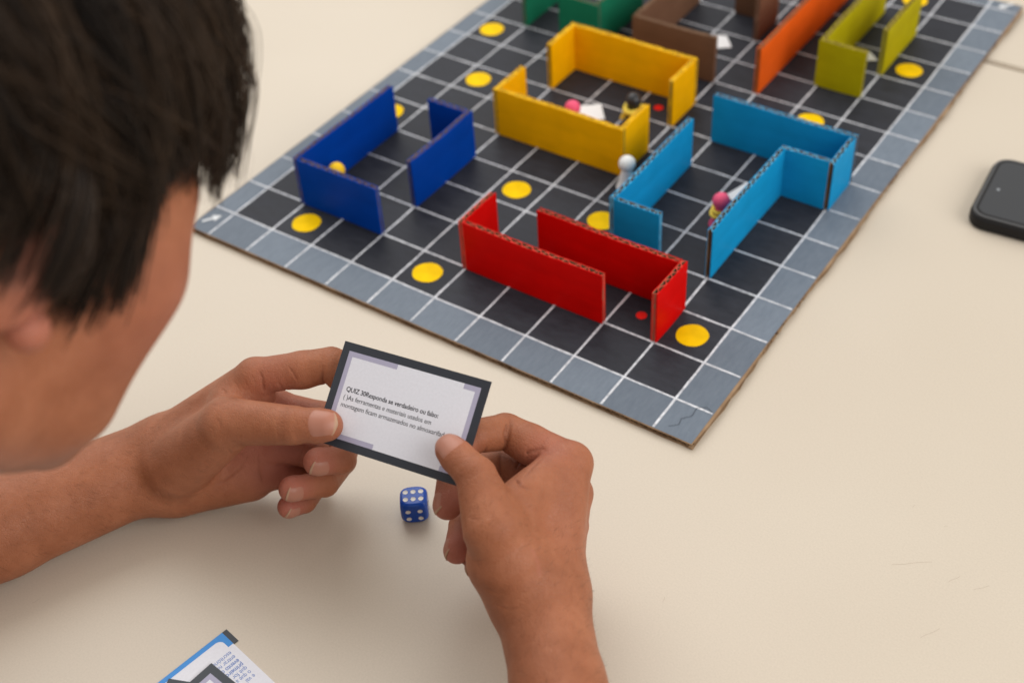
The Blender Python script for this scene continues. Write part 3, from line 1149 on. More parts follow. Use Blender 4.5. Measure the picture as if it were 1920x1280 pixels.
# folds and lines of the skin: points on the surface, depth and half width in cm
LCREASE = [
    ([[19.44, -19.57, 9.13], [20.18, -19.81, 9.21], [21.62, -20.35, 9.99], [22.56, -20.41, 10.23]], 0.07, 0.07),
    ([[21.09, -17.99, 10.03], [21.48, -18.25, 9.69], [21.55, -18.42, 8.98], [23.33, -20.0, 10.28]], 0.07, 0.07),
    ([[22.39, -17.12, 10.45], [23.05, -17.42, 10.16], [23.45, -17.41, 9.55]], 0.05, 0.06),
    ([[22.01, -22.19, 9.01], [22.05, -21.98, 7.67], [20.06, -19.99, 4.35], [20.37, -19.59, 4.53]], 0.05, 0.06),
    ([[18.57, -23.75, 3.64], [19.16, -22.59, 3.34], [19.7, -21.3, 3.24], [20.16, -20.31, 3.63], [20.41, -19.62, 4.37]], 0.07, 0.08),
    ([[17.89, -24.23, 4.82], [17.73, -24.12, 3.49], [17.46, -24.26, 2.45]], 0.035, 0.06),
    ([[18.38, -24.02, 5.19], [18.3, -24.02, 3.88], [17.68, -24.06, 2.32]], 0.03, 0.06),
    ([[20.76, -19.33, 4.3], [20.96, -19.7, 3.36], [21.32, -19.96, 2.4]], 0.06, 0.08),
    ([[19.51, -18.78, 9.39], [20.22, -19.09, 9.38], [20.63, -19.25, 9.15]], 0.022, 0.05),
    ([[19.97, -18.51, 9.77], [20.67, -18.78, 9.59], [21.04, -18.91, 9.07]], 0.022, 0.05),
    ([[20.61, -18.35, 9.96], [21.11, -18.53, 9.61], [21.32, -18.67, 8.95]], 0.022, 0.05),
    ([[21.19, -21.7, 9.88], [21.8, -21.91, 9.66], [22.01, -22.16, 9.11]], 0.02, 0.05),
    ([[20.82, -22.06, 9.51], [21.54, -22.24, 9.3], [21.73, -22.38, 8.65]], 0.02, 0.05),
    ([[18.37, -20.37, 7.97], [20.81, -21.29, 9.94], [21.72, -21.19, 10.09]], 0.015, 0.05),
    ([[20.24, -22.97, 7.43], [20.87, -22.76, 6.93], [20.96, -22.51, 6.35]], 0.018, 0.05),
    ([[19.71, -23.31, 6.65], [20.25, -23.09, 6.22], [20.42, -22.71, 5.54]], 0.018, 0.05),
    ([[21.62, -18.01, 9.93], [22.03, -18.11, 9.22], [23.84, -19.62, 10.22]], 0.02, 0.05),
]
RCREASE = [
    ([[36.96, -17.13, 9.82], [37.85, -17.71, 10.35], [38.31, -17.62, 10.24]], 0.1, 0.08),
    ([[37.98, -14.98, 9.88], [37.05, -14.57, 9.58], [36.42, -14.96, 9.31], [35.45, -14.53, 7.52], [35.57, -15.08, 7.27]], 0.1, 0.08),
    ([[37.53, -15.28, 9.81], [37.51, -16.12, 9.97], [37.73, -17.28, 10.26]], 0.06, 0.07),
    ([[34.64, -14.18, 9.94], [34.96, -14.88, 9.67], [35.08, -15.03, 8.7]], 0.12, 0.08),
    ([[36.46, -20.65, 10.2], [37.27, -20.83, 10.73], [37.79, -20.77, 10.89]], 0.03, 0.05),
    ([[34.47, -18.54, 4.98], [37.68, -21.51, 9.92], [38.23, -21.39, 10.16]], 0.03, 0.05),
    ([[35.06, -19.15, 4.35], [37.83, -21.66, 8.82], [38.48, -21.54, 9.32]], 0.025, 0.05),
    ([[38.52, -22.15, 7.9], [39.18, -22.1, 7.85], [39.82, -21.81, 8.06]], 0.03, 0.06),
    ([[39.27, -22.22, 7.1], [40.02, -22.19, 7.22], [40.84, -21.75, 7.6]], 0.03, 0.06),
    ([[36.65, -18.67, 11.5], [37.01, -18.41, 11.19], [35.12, -15.34, 6.78]], 0.022, 0.05),
    ([[36.64, -19.05, 11.51], [37.2, -18.88, 11.3], [37.56, -18.53, 10.86]], 0.025, 0.05),
    ([[34.53, -18.69, 11.48], [34.82, -18.48, 11.63], [35.14, -18.22, 11.65]], 0.02, 0.04),
    ([[34.85, -18.84, 11.46], [35.19, -18.59, 11.64], [35.51, -18.33, 11.67]], 0.025, 0.04),
    ([[35.21, -19.0, 11.45], [35.6, -18.76, 11.68], [35.95, -18.45, 11.7]], 0.02, 0.04),
    ([[38.47, -19.57, 10.89], [39.15, -19.61, 10.31], [39.63, -19.78, 9.54]], 0.014, 0.05),
]
SCRATCH = [[40.04, -20.01, 9.24], [40.4, -20.16, 8.83], [40.67, -20.4, 8.45]]
EYE = np.array((62.6645, -50.7874, 58.1481), np.float32)


def unit(v):
    v = np.asarray(v, np.float32)
    return v / (np.linalg.norm(v) + 1e-9)


def J(D, k):
    return np.asarray(D[k][:3], np.float32), D[k][3]


FING = {'i': ('mi0', 'mi1', 'i2', 'i3', 'i4'), 'm': ('mm0', 'mm1', 'm2', 'm3', 'm4'),
        'r': ('mr0', 'mr1', 'r2', 'r3', 'r4'), 'p': ('mp0', 'mp1', 'p2', 'p3', 'p4')}


def hand_sdf(D, fore_far, thumb_dorsal, lines=(), detail=True):
    far, far_r = fore_far
    wr, wr_r = J(D, 'wrist')
    fo, fo_r = J(D, 'fore')
    grooves = []

    def add_joint(prev, jt, nxt, r, depth=0.085, width=0.085, palmar=None, dorsal_lines=()):
        prev, jt, nxt = map(lambda q: np.asarray(q, np.float32), (prev, jt, nxt))
        a1, a2 = unit(jt - prev), unit(nxt - jt)
        t = unit(a1 + a2)
        pal = unit((prev + nxt) / 2 - jt) if palmar is None else unit(palmar)
        grooves.append((jt, t, pal, r, depth, width, 1))
        for o_, dp in dorsal_lines:
            grooves.append((jt + t * o_, t, -pal, r, dp, 0.055, -1))

    for k in 'imrp':
        c = [J(D, n_) for n_ in FING[k]]
        add_joint(c[1][0], c[2][0], c[3][0], c[2][1], dorsal_lines=((-0.16, 0.03), (0.0, 0.035), (0.15, 0.03)))
        add_joint(c[2][0], c[3][0], c[4][0], c[3][1], 0.06, 0.07, dorsal_lines=((-0.1, 0.02), (0.08, 0.02)))
        mid = c[1][0] * 0.62 + c[2][0] * 0.38
        a = unit(c[2][0] - c[1][0])
        pal = unit((c[1][0] + c[3][0]) / 2 - c[2][0])
        grooves.append((mid, a, pal, c[1][1] * 1.2, 0.06, 0.09, 1))
    t1, t2, t3 = J(D, 't1'), J(D, 't2'), J(D, 't3')
    td = unit(thumb_dorsal)
    add_joint(t1[0], t2[0], t3[0], t2[1], 0.06, 0.09, palmar=-td,
              dorsal_lines=((-0.34, 0.022), (-0.21, 0.03), (-0.09, 0.036), (0.02, 0.04), (0.14, 0.032), (0.27, 0.024)))

    def raw(p):
        d = None
        for k in 'imrp':
            (a, ra), (b_, rb) = J(D, FING[k][0]), J(D, FING[k][1])
            s = seg(p, a, b_, ra, rb)
            d = s if d is None else smin(d, s, 0.75)
        (a, ra), (b_, rb) = J(D, 'hy0'), J(D, 'hy1')
        d = smin(d, seg(p, a, b_, ra, rb), 0.8)
        w = seg(p, wr, fo, wr_r, fo_r)
        w = smin(w, seg(p, fo, far, fo_r, far_r), 0.6)
        d = smin(d, w, 1.6)
        (a, ra), (b_, rb) = J(D, 'th0'), J(D, 'th1')
        d = smin(d, seg(p, a, b_, ra, rb), 0.75)
        (a, ra), (b_, rb) = J(D, 'w0'), J(D, 'w1')
        d = smin(d, seg(p, a, b_, ra, rb), 0.9)
        for k in 'imrp':
            c = [J(D, n_) for n_ in FING[k]]
            f = seg(p, c[1][0], c[2][0], c[1][1] * 0.98, c[2][1])
            # soft pad on the palmar side of the first phalanx
            pal = unit((c[1][0] + c[3][0]) / 2 - c[2][0])
            mid = c[1][0] * 0.35 + c[2][0] * 0.65 + pal * 0.13
            f = smin(f, np.sqrt(((p - mid) ** 2).sum(1)) - c[2][1] * 0.98, 0.35)
            f = smin(f, seg(p, c[2][0], c[3][0], c[2][1] * 0.97, c[3][1]), 0.12)
            f = smin(f, seg(p, c[3][0], c[4][0], c[3][1] * 0.98, c[4][1]), 0.10)
            ax = unit(c[4][0] - c[3][0])
            dor = unit(unit(c[3][0] - c[2][0]) - ax * float(unit(c[3][0] - c[2][0]) @ ax))
            pad = c[4][0] - ax * 0.15 - dor * 0.10
            f = smin(f, np.sqrt(((p - pad) ** 2).sum(1)) - c[4][1] * 0.97, 0.2)
            kk = 0.05 + 0.55 * np.exp(-((p - c[1][0]) ** 2).sum(1) / 1.9)
            d = smin(d, f, kk)
        f = seg(p, t1[0], t2[0], t1[1], t2[1])
        f = smin(f, seg(p, t2[0], t3[0], t2[1] * 0.97, t3[1]), 0.15)
        ax = unit(t3[0] - t2[0])
        pad = t3[0] - ax * 0.5 - td * 0.13
        f = smin(f, np.sqrt(((p - pad) ** 2).sum(1)) - t3[1] * 1.05, 0.25)
        kk = 0.05 + 0.85 * np.exp(-((p - t1[0]) ** 2).sum(1) / 4.5)
        return smin(d, f, kk)

    def groove_amount(p):
        g_ = np.zeros(len(p), np.float32)
        for jt, t, pal, r, dep, wid, side in grooves:
            q = p - jt
            d2 = (q * q).sum(1)
            m = d2 < (2.0 * r) ** 2
            if not m.any():
                continue
            qq = q[m]
            s = qq @ t
            y = (qq @ pal) / r
            x_ = np.sqrt(np.maximum(d2[m], 1e-9))
            mask = np.clip((y - 0.05) / 0.5, 0, 1) * np.clip((1.75 * r - x_) / (0.35 * r), 0, 1)
            g_[m] += dep * np.exp(-(s / wid) ** 2) * mask
        for pts, dep, wid in lines:      # skin folds that run across the hand
            A_ = np.asarray(pts, np.float32)
            m = ((p > A_.min(0) - 0.4) & (p < A_.max(0) + 0.4)).all(1)
            if not m.any():
                continue
            q = p[m]
            best = np.full(len(q), 9.0, np.float32)
            nseg = len(A_) - 1
            for i in range(nseg):
                ba = A_[i + 1] - A_[i]
                h = np.clip(((q - A_[i]) @ ba) / float(ba @ ba), 0, 1)
                t = (i + h) / nseg
                dd = np.sqrt(((q - A_[i] - h[:, None] * ba) ** 2).sum(1)) + 0.10 * np.abs(2 * t - 1) ** 3
                best = np.minimum(best, dd)
            g_[m] = np.maximum(g_[m], dep * np.exp(-(best / wid) ** 2))
        return g_

    def fn(p):
        p = np.asarray(p, np.float32)
        d = raw(p)
        if detail:
            d = d + groove_amount(p)
        return d
    return fn, groove_amount


def nail(fn, tip, prev, r, dorsal, parent, half_ang=54, back=0.60, front=0.80):
    tip, prev = np.asarray(tip, np.float32), np.asarray(prev, np.float32)
    ax = unit(tip - prev)
    n_ = unit(np.asarray(dorsal, np.float32) - ax * float(np.asarray(dorsal, np.float32) @ ax))
    s_ = np.cross(ax, n_)
    NU_, NV_ = 15, 15
    P = np.zeros((NV_, NU_, 3), np.float32)
    E = np.zeros((NV_, NU_), np.float32)
    rim = np.zeros((NV_, NU_), np.float32)
    for i in range(NV_):
        v = i / (NV_ - 1)
        for j in range(NU_):
            u = -1 + 2 * j / (NU_ - 1)
            # rounded cuticle and rounded free edge
            vv = -back * r * 1.25 * math.sqrt(max(0, 1 - 0.55 * u * u)) * (1 - v) + (front * r) * v * (1 - 0.20 * u * u - 0.12 * u ** 6)
            th = math.radians(half_ang) * u
            c_ = tip + ax * vv
            d_ = n_ * math.cos(th) + s_ * math.sin(th)
            P[i, j] = c_
            E[i, j] = v
            rim[i, j] = max(abs(u) ** 6, (1 - v) ** 8)
            lo_, hi_ = 0.0, 1.8 * r
            P[i, j] = c_ + d_ * hi_
    flat = P.reshape(-1, 3)
    cen, dr = [], []
    for i in range(NV_):
        v = i / (NV_ - 1)
        for j in range(NU_):
            u = -1 + 2 * j / (NU_ - 1)
            vv = -back * r * 1.25 * math.sqrt(max(0, 1 - 0.55 * u * u)) * (1 - v) + (front * r) * v * (1 - 0.20 * u * u - 0.12 * u ** 6)
            th = math.radians(half_ang) * u
            cen.append(tip + ax * vv)
            dr.append(n_ * math.cos(th) + s_ * math.sin(th))
    cen, dr = np.array(cen, np.float32), np.array(dr, np.float32)
    a, b_ = np.zeros(len(cen), np.float32), np.full(len(cen), 1.8 * r, np.float32)
    for _ in range(22):
        m_ = (a + b_) / 2
        inside = fn(cen + dr * m_[:, None]) < 0
        a = np.where(inside, m_, a)
        b_ = np.where(inside, b_, m_)
    v_ = E.ravel()
    rad = a + 0.022 - 0.05 * rim.ravel() + 0.045 * np.clip((v_ - 0.8) / 0.2, 0, 1) ** 1.5
    Pt = cen + dr * rad[:, None]
    lo2 = cen + dr * (rad - 0.05)[:, None]
    mb = MB()
    mb.grid(Pt.reshape(NV_, NU_, 3).tolist())
    k0 = len(mb.f)
    mb.grid(lo2.reshape(NV_, NU_, 3).tolist())
    mb.f[k0:] = [tuple(reversed(f)) for f in mb.f[k0:]]
    N = NV_ * NU_
    top = [(NV_ - 1) * NU_ + j for j in range(NU_)]
    for p_, q_ in zip(top, top[1:]):
        mb.f.append((p_, q_, N + q_, N + p_))
    me = mesh('fingernail', mb.v, mb.f)
    at__ = me.attributes.new('edge', 'FLOAT', 'POINT')
    at__.data.foreach_set('value', np.concatenate([v_, v_]).astype(np.float32))
    bm = bmesh.new()
    bm.from_mesh(me)
    bmesh.ops.recalc_face_normals(bm, faces=bm.faces)
    bm.to_mesh(me)
    bm.free()
    return link('fingernail', me, m_nail, parent, True)


# head frame: x forward, y to the person's left, z up (cm)
HF = unit((0.0923, 0.7657, -0.6365))
HU = np.array((0, 0, 1), np.float32)
HU = unit(HU - HF * float(HU @ HF))
HL = np.cross(HU, HF)
LOBE = np.array((31.23, -34.90, 30.39), np.float32)
HB = np.stack([HF, HL, HU])            # rows
HO = LOBE - np.array((-0.3, -7.4, -2.9), np.float32) @ HB


def to_head(p):
    return (p - HO) @ HB.T


def from_head(q):
    return HO + np.asarray(q, np.float32) @ HB


L_ELB = np.array((3.2, -44.5, 4.2), np.float32)
R_ELB = np.array((57.5, -38.5, 4.6), np.float32)
L_SHO = np.array((9.0, -60.0, 20.0), np.float32)
R_SHO = np.array((46.0, -61.0, 20.0), np.float32)
NECK = np.array((27.5, -56.0, 23.0), np.float32)


def head_sdf(p):
    p = np.asarray(p, np.float32)
    q = to_head(p)
    qa = q.copy()
    qa[:, 1] = np.abs(qa[:, 1])
    d = ell(q, (-1.2, 0, 4.2), (9.2, 7.3, 8.4))
    d = smin(d, ell(q, (2.6, 0, -2.0), (6.0, 6.1, 8.0)), 2.0)
    d = smin(d, seg(qa, (-0.3, 4.6, -6.6), (6.9, 1.2, -9.1), 2.1, 1.8), 2.2)
    d = smin(d, ell(qa, (5.2, 3.8, -0.9), (2.4, 2.2, 2.2)), 2.0)
    d = smin(d, seg(qa, (5.2, 4.2, -1.5), (5.6, 3.2, -6.6), 2.1, 2.0), 1.8)
    d = smin(d, seg(qa, (7.7, 1.0, 2.6), (5.6, 4.2, 2.2), 1.0, 1.1), 2.4)
    d = smin(d, seg(q, (8.9, 0, 1.0), (10.6, 0, -3.0), 0.6, 0.95), 0.8)
    d = smin(d, ell(qa, (9.6, 0.9, -3.4), (0.9, 0.7, 0.6)), 0.4)
    d = smin(d, seg(qa, (8.9, 0.0, -5.6), (8.0, 2.0, -5.9), 0.55, 0.3), 0.35)
    d = smin(d, seg(qa, (8.6, 0.0, -6.7), (7.8, 1.8, -6.5), 0.6, 0.3), 0.35)
    s = np.sqrt(((qa - np.array((6.7, 2.8, 0.7), np.float32)) ** 2).sum(1)) - 1.1
    d = smin(d, s, 0.4)
    # ears
    e = qa - np.array((-2.1, 7.6, 0.5), np.float32)
    e2 = e.copy()
    ca_, sa_ = math.cos(0.5), math.sin(0.5)
    e2[:, 0] = e[:, 0] * ca_ + e[:, 1] * sa_
    e2[:, 1] = -e[:, 0] * sa_ + e[:, 1] * ca_
    ear = ell(e2, (0, 0, 0), (1.9, 0.55, 3.1))
    ear = np.maximum(ear, -(np.sqrt((((e2 - np.array((0.2, 0.75, 0.4), np.float32)) / np.array((1.25, 0.7, 2.0), np.float32)) ** 2).sum(1)) - 1) * 0.7)
    ear = smin(ear, np.sqrt(((qa - np.array((-0.3, 7.35, -2.5), np.float32)) ** 2).sum(1)) - 0.75, 0.5)
    d = smin(d, ear, 0.5)
    nk = to_head(NECK[None])[0]
    d = smin(d, seg(q, (-2.5, 0, -3.5), nk, 5.2, 6.0), 1.5)
    return d


def body_sdf(p):
    p = np.asarray(p, np.float32)
    d = seg(p, L_ELB, L_SHO, 3.9, 5.2)
    d = smin(d, seg(p, R_ELB, R_SHO, 3.7, 5.2), 1.0)
    d = smin(d, seg(p, LFAR, L_ELB, 3.3, 3.8), 1.0)
    d = smin(d, seg(p, RFAR, R_ELB, 2.8, 3.6), 1.0)
    d = smin(d, seg(p, L_SHO, R_SHO, 5.5, 5.5), 4.0)
    d = smin(d, seg(p, (16.5, -63, 13), (17.5, -68, -22), 9.5, 9.0), 6.0)
    d = smin(d, seg(p, (38.5, -63, 13), (37.5, -68, -22), 9.5, 9.0), 6.0)
    d = smin(d, seg(p, NECK, from_head((-2.5, 0, -4.5)), 6.2, 4.9), 4.0)
    return d


def beyond(D, k):
    w, f = J(D, 'wrist')[0], J(D, 'fore')[0]
    return f + unit(f - w) * k


LFAR, RFAR = beyond(LH, 5.0), beyond(RH, 6.0)
LFAR = LFAR * 0.6 + (J(LH, 'fore')[0] + unit(L_ELB - J(LH, 'fore')[0]) * 5.0) * 0.4
RFAR = RFAR * 0.6 + (J(RH, 'fore')[0] + unit(R_ELB - J(RH, 'fore')[0]) * 6.0) * 0.4

Tl = J(LH, 't3')[0]
Tr = J(RH, 't3')[0]
UPV = np.array(Y_, np.float32)
RIV = np.array(X_, np.float32)
l_td = unit(unit(EYE - Tl) + 0.18 * UPV)
r_td = unit(unit(EYE - Tr) * 0.75 + 0.75 * UPV - 0.45 * RIV)
lf, lgroove = hand_sdf(LH, (LFAR, 3.2), l_td, LCREASE)
rf, rgroove = hand_sdf(RH, (RFAR, 2.7), r_td, RCREASE)


def bounds(D, far, pad):
    P_ = np.array([v[:3] for v in D.values()] + [far.tolist()])
    return P_.min(0) - pad, P_.max(0) + pad


person = thing('person', (27.5, -58.0, 0), 'person with short dark hair seen from behind, bent over a card held in both hands', 'person')
VV, FF, FL, CR = [], [], [], []
ARMHAIR = []
nv = 0


def flush_for(D, V):
    fl = np.zeros(len(V), np.float32)
    for k in 'imrp':
        c = [J(D, n_)[0] for n_ in FING[k]]
        fl += 0.95 * np.exp(-((V - c[4]) ** 2).sum(1) / 1.1)
        pal = unit((c[1] + c[3]) / 2 - c[2])
        fl += 0.5 * np.exp(-((V - (c[1] * 0.5 + c[2] * 0.5 + pal)) ** 2).sum(1) / 2.0)
    pc = (J(D, 'mm1')[0] + J(D, 'hy1')[0] + J(D, 'th1')[0]) / 3
    fl += 0.6 * np.exp(-((V - pc) ** 2).sum(1) / 5.0)
    fl += 0.4 * np.exp(-((V - J(D, 't3')[0]) ** 2).sum(1) / 0.8)
    return np.clip(fl, 0, 0.85)


for D, fn_, gr_, far in ((LH, lf, lgroove, LFAR), (RH, rf, rgroove, RFAR)):
    lo, hi_ = bounds(D, far, 3.6)
    V, F = isosurface(fn_, lo, hi_, 0.075)
    VV.append(V)
    FF.append(F + nv)
    fl_ = flush_for(D, V)
    if D is RH:                          # the pink scratch on the back of the hand
        A_ = np.asarray(SCRATCH, np.float32)
        best = np.full(len(V), 9.0)
        for a_, b_ in zip(A_, A_[1:]):
            best = np.minimum(best, seg(V, a_, b_, 0, 0))
        fl_ = np.maximum(fl_, 0.95 * np.exp(-(best / 0.11) ** 2) * (0.6 + 0.4 * np.sin(V[:, 0] * 9 + V[:, 2] * 7)))
    FL.append(fl_)
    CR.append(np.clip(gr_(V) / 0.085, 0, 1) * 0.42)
    w_, f_ = J(D, 'wrist')[0], J(D, 'fore')[0]
    dirn = unit(f_ - w_)
    sel = np.nonzero((V - w_) @ dirn > -2.5)[0]
    sel = sel[rng.integers(0, len(sel), 1100)]
    P0 = V[sel]
    e_ = 0.1
    gn = np.stack([fn_(P0 + np.eye(3, dtype=np.float32)[i] * e_) - fn_(P0 - np.eye(3, dtype=np.float32)[i] * e_) for i in range(3)], 1)
    gn /= np.linalg.norm(gn, axis=1)[:, None]
    keep_ = gn[:, 2] > -0.25
    ARMHAIR.append((P0[keep_], gn[keep_], np.tile(dirn, (int(keep_.sum()), 1))))
    nv += len(V)
hc = from_head((0, 0, 0))
V, F = isosurface(head_sdf, hc - 19, hc + 17, 0.22)
q = to_head(V)
VV.append(V)
FF.append(F + nv)
FL.append(np.clip(0.35 * np.exp(-((np.abs(q[:, 1]) - 5) ** 2 + (q[:, 0] - 6) ** 2 + (q[:, 2] + 2) ** 2) / 8) + 0.8 * np.exp(-((np.abs(q[:, 1]) - 7.6) ** 2 + (q[:, 0] + 0.6) ** 2 + ((q[:, 2] + 0.3) / 2) ** 2) / 2.5), 0, 0.85))
CR.append(np.zeros(len(V)))
nv += len(V)
V, F = isosurface(body_sdf, (-8, -84, -30), (66, -24, 36), 0.6)
VV.append(V)
FF.append(F + nv)
FL.append(np.zeros(len(V)))
CR.append(np.zeros(len(V)))
VV, FF, FL, CR = np.concatenate(VV), np.concatenate(FF), np.concatenate(FL), np.concatenate(CR)
base_ = np.array((27.5, -58.0, 0), np.float32)
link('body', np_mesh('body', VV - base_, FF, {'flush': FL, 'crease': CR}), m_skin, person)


def shift(o):
    o.location = Vector((-base_).tolist()) * CM
    return o


# T-shirt over trunk and upper arms
def shirt_sdf(p):
    p = np.asarray(p, np.float32)
    le = L_SHO * 0.45 + L_ELB * 0.55
    re_ = R_SHO * 0.45 + R_ELB * 0.55
    d = seg(p, le, L_SHO, 5.3, 6.0)
    d = smin(d, seg(p, re_, R_SHO, 5.3, 6.0), 1.0)
    d = smin(d, seg(p, L_SHO, R_SHO, 6.1, 6.1), 4.0)
    d = smin(d, seg(p, (16.5, -63, 13), (17.5, -68, -22), 10.3, 9.9), 6.0)
    d = smin(d, seg(p, (38.5, -63, 13), (37.5, -68, -22), 10.3, 9.9), 6.0)
    return np.maximum(d, p[:, 2] * 0.8 + 0.6 * (p[:, 1] + 54) - 28)


V, F = isosurface(shirt_sdf, (-8, -86, -32), (66, -30, 34), 0.7)
shift(link('shirt', np_mesh('shirt', V, F), m_shirt, person))

for D, fn_, td in ((LH, lf, l_td), (RH, rf, r_td)):
    for k in 'imrp':
        c = [J(D, n_) for n_ in FING[k]]
        dor = unit(c[3][0] - c[2][0])
        shift(nail(fn_, c[4][0], c[3][0], c[4][1], dor, person))
    shift(nail(fn_, J(D, 't3')[0], J(D, 't2')[0], J(D, 't3')[1], td, person, 60, 0.80, 0.92))

# fine hair on the forearms
av, af = [], []
for P0, gn, dn in ARMHAIR:
    for p, n_, d_ in zip(P0, gn, dn):
        t_ = unit(-d_ * rng.uniform(0.3, 0.8) + np.cross(n_, d_) * rng.uniform(0.1, 0.9) + n_ * 0.25)
        s_ = unit(np.cross(t_, n_)) * 0.0035
        L_ = rng.uniform(0.3, 0.6)
        k0 = len(av)
        for q, wdt in ((0, 1), (0.5, 0.8), (1, 0.2)):
            c_ = p + t_ * L_ * q + n_ * (0.10 * q - 0.12 * q * q) * L_
            av += [c_ - s_ * wdt, c_ + s_ * wdt]
        af += [(k0, k0 + 1, k0 + 3, k0 + 2), (k0 + 2, k0 + 3, k0 + 5, k0 + 4)]
ah = shift(link('arm_hair', np_mesh('arm_hair', np.array(av), np.array(af, np.int32), {'tone': np.full(len(av), 1.0)}), m_hair, person))
ah['kind'] = 'stuff'

# hair: a dark under-layer and a few thousand tapering strands in locks
CEN, RAD = np.array((-1.2, 0, 4.2)), np.array((9.2, 7.3, 8.4))
CROWN = unit((-0.55, 0.05, 0.83)).astype(np.float64)
GRAV = np.array((0, 0, -1.0)) @ HB.T.astype(np.float64)


def hairline(v):
    """True where scalp direction v carries hair"""
    x, y, z = v
    if x > 0.72 and z < 0.30:
        return False
    lim = -0.30 if x < 0.05 else (-0.30 + 1.15 * (x - 0.05))
    return z > lim - (0.22 if x < -0.4 else 0.0)


def cap_sdf(p):
    p = np.asarray(p, np.float32)
    q = to_head(p)
    d = ell(q, (-1.2, 0, 4.2), (9.75, 7.85, 8.95))
    cut = (-2.0 + 0.95 * np.maximum(q[:, 0], -2)) - q[:, 2]
    return -smin(-d, -cut * 0.72, 1.0)


V, F = isosurface(cap_sdf, hc - 14, hc + 16, 0.3)
vq = to_head(V)
cap = shift(link('hair_base', np_mesh('hair_base', V, F, {'tone': np.full(len(V), 0.15)}), m_hair, person))

hv, hf, ht = [], [], []


def strand(path, r0, tone):
    n0 = len(hv)
    K = len(path)
    for i, p in enumerate(path):
        t = path[min(i + 1, K - 1)] - path[max(i - 1, 0)]
        t = t / (np.linalg.norm(t) + 1e-9)
        a = np.cross(t, (0.31, 0.87, 0.37))
        a /= np.linalg.norm(a) + 1e-9
        b2 = np.cross(t, a)
        r = r0 * (1 - 0.75 * (i / (K - 1)) ** 2)
        for k in range(3):
            th = 2.094 * k
            hv.append(p + r * (a * math.cos(th) + b2 * math.sin(th)))
            ht.append(tone)
    for i in range(K - 1):
        for k in range(3):
            u, w = n0 + i * 3 + k, n0 + i * 3 + (k + 1) % 3
            hf.append((u, w, w + 3, u + 3))


def grow(v, length, lift):
    """a guide path in head space from scalp direction v, combed away from the crown and falling with gravity"""
    p = CEN + RAD * v
    away = v - CROWN * float(v @ CROWN)
    away /= np.linalg.norm(away) + 1e-6
    n_ = 14
    st = length / n_
    d = away + 0.12 * v + np.array((0.25, 0, 0))
    out = [p.copy()]
    jit = rng.normal(0, 0.05, 3)
    for i in range(n_):
        free = p[0] > 5.2 and p[2] < 9.0 - 0.5 * (p[0] - 5.2)
        g_ = 0.16 if not free else 0.34
        d = d + GRAV * g_ + jit * (0.4 if free else 1.0)
        if free:
            d = d - np.array((0.16, 0, 0))
        d /= np.linalg.norm(d)
        p = p + d * st
        e = (p - CEN) / RAD
        el = np.linalg.norm(e)
        need = 1.0 + lift * min(1.0, 0.35 + i / 5)
        nrm = e / RAD
        nrm /= np.linalg.norm(nrm)
        if el < need:
            p = CEN + RAD * e / el * need
            d = d - nrm * min(0.0, float(d @ nrm))
        elif not free and el > need + 0.03:
            p = CEN + RAD * e / el * (need + 0.03)
            d = d - nrm * max(0.0, float(d @ nrm)) * 0.8
        fe = (p - np.array((2.4, 0, -2.0))) / np.array((6.6, 6.7, 8.4))
        fl = np.linalg.norm(fe)
        if fl < 1.0:
            p = np.array((2.4, 0, -2.0)) + (p - np.array((2.4, 0, -2.0))) / fl
        out.append(p.copy())
    return np.array(out)


guides, fringe = [], []
tries = 0
while len(guides) < 900 and tries < 20000:
    tries += 1
    v = rng.normal(0, 1, 3)
    v /= np.linalg.norm(v)
    if not hairline(v):
        continue
    top = np.clip((v[2] + 0.2) / 0.9, 0, 1)
    length = 4.5 + 7.0 * top + rng.uniform(-1, 1.0)
    if v[0] > 0.35:
        length = rng.uniform(5.5, 9.0)
    guides.append(grow(v, length, rng.uniform(0.04, 0.17) if v[2] > 0.1 else rng.uniform(0.04, 0.11)))
G_ = np.array(guides, np.float32)
# the fringe lies close over the brow and ends at eye level
flat = G_.reshape(-1, 3)
lim = np.interp(flat[:, 2], [0.5, 3.0, 6.0, 9.0], [0.5, 1.2, 1.9, 2.1]) * rng.uniform(0.45, 1.0, len(flat) // G_.shape[1]).repeat(G_.shape[1])
for _ in range(8):
    over = head_sdf(HO + flat @ HB) - lim
    flat[:, 0] -= np.where((flat[:, 0] > 4.0) & (over > 0), over * 0.7, 0)
G_ = flat.reshape(G_.shape).astype(np.float64)
G_[:, 1:-1] = (G_[:, :-2] + 2 * G_[:, 1:-1] + G_[:, 2:]) / 4
for guide in G_:
    low = np.nonzero((guide[:, 2] < 2.7 + rng.uniform(-0.5, 1.1)) & (guide[:, 0] > 3.5))[0]
    if len(low):
        guide = guide[:max(5, low[0])]
    tone = rng.uniform(0.0, 1.0)
    for k in range(9):
        o_ = rng.normal(0, 0.30, 3)
        tipo = rng.normal(0, 0.12, 3)
        w = np.linspace(0, 1, len(guide))[:, None]
        path = guide + o_ * (1 - 0.6 * w) + tipo * w * w
        strand(path, rng.uniform(0.022, 0.055), float(np.clip(tone + rng.normal(0, 0.2), 0, 1)))
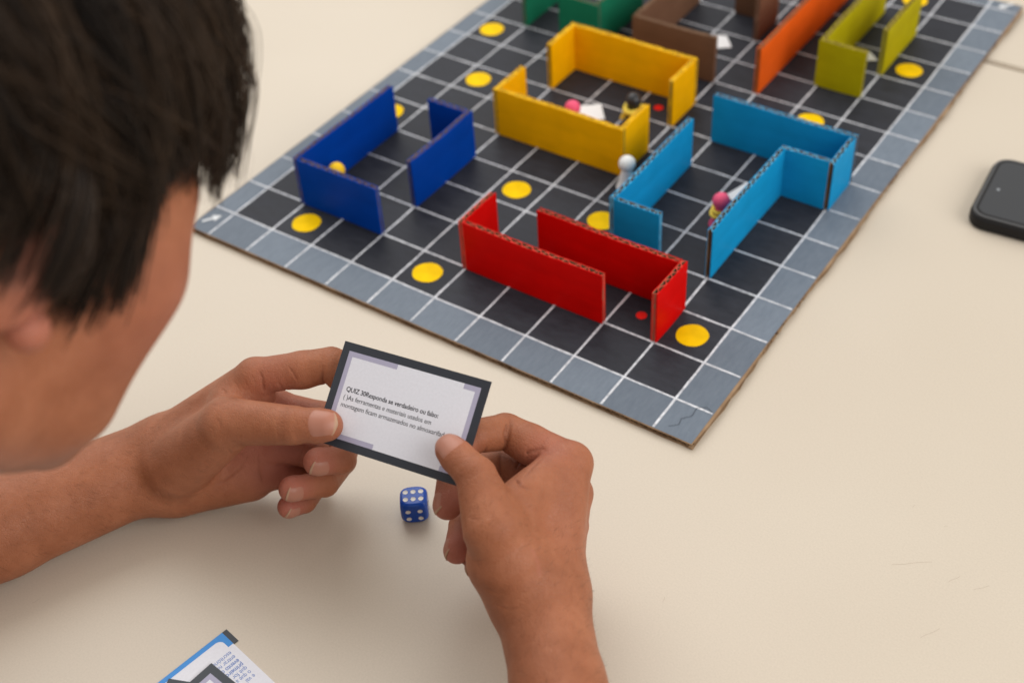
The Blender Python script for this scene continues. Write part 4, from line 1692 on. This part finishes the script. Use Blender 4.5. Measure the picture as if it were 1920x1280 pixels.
# a few flyaway hairs off the fringe
front = [g_ for g_ in G_ if g_[-1, 0] > 6.5]
for k in range(7):
    g_ = front[int(rng.integers(0, len(front)))]
    w = np.linspace(0, 1, len(g_))[:, None]
    strand(CEN + (g_ - CEN) * (1 + rng.uniform(0.05, 0.18) * np.sin(np.pi * w * 0.7)), 0.008, 1.0)
# side hair combed down over the temples and the tops of the ears
SIDE = []
for side in (-1, 1):
    for c_ in range(75):
        x0 = rng.uniform(-4.5, 3.75)
        for k in range(8):
            x = x0 + rng.normal(0, 0.22)
            z0 = rng.uniform(4.0, 7.5)
            zend = (-2.3 if x0 > 1.3 else -0.4 + 0.1 * x0) + rng.normal(0, 0.55) + max(0.0, x0 - 2.9) * 2.2
            drift = 0.4 if x0 < 2.5 else -0.3
            SIDE.append((side, x, z0, zend, drift, rng.uniform(0.12, 0.42), rng.uniform(0.04, 0.08), rng.uniform(0, 0.7)))
K_ = 11
PT = np.zeros((len(SIDE), K_, 3), np.float32)
for i, (side, x, z0, zend, drift, off, r0, tone) in enumerate(SIDE):
    for k in range(K_):
        t = k / (K_ - 1)
        PT[i, k] = (x + drift * (t - t * t * 1.6), side * 11.0, z0 + (zend - z0) * t)
flat = PT.reshape(-1, 3)
offs = np.repeat(np.array([q[5] for q in SIDE], np.float32), K_)
sg = np.sign(flat[:, 1])
for _ in range(26):
    d_ = head_sdf(HO + flat @ HB) - offs
    flat[:, 1] -= sg * np.clip(d_, -0.5, 1.0) * 0.8
    flat[:, 1] = sg * np.maximum(np.abs(flat[:, 1]), 3.0)
PT = flat.reshape(len(SIDE), K_, 3)
for i, q_ in enumerate(SIDE):
    pth = PT[i].copy()
    for _ in range(2):
        pth[1:-1, 1] = (pth[:-2, 1] + pth[1:-1, 1] * 2 + pth[2:, 1]) / 4
    strand(pth.astype(np.float64), q_[6], q_[7])
HV = np.array([from_head(p) for p in np.array(hv, np.float32)]) if False else (HO + np.array(hv, np.float32) @ HB)
hair_me = np_mesh('hair', HV, np.array(hf, np.int32), {'tone': np.array(ht)})
shift(link('hair', hair_me, m_hair, person))
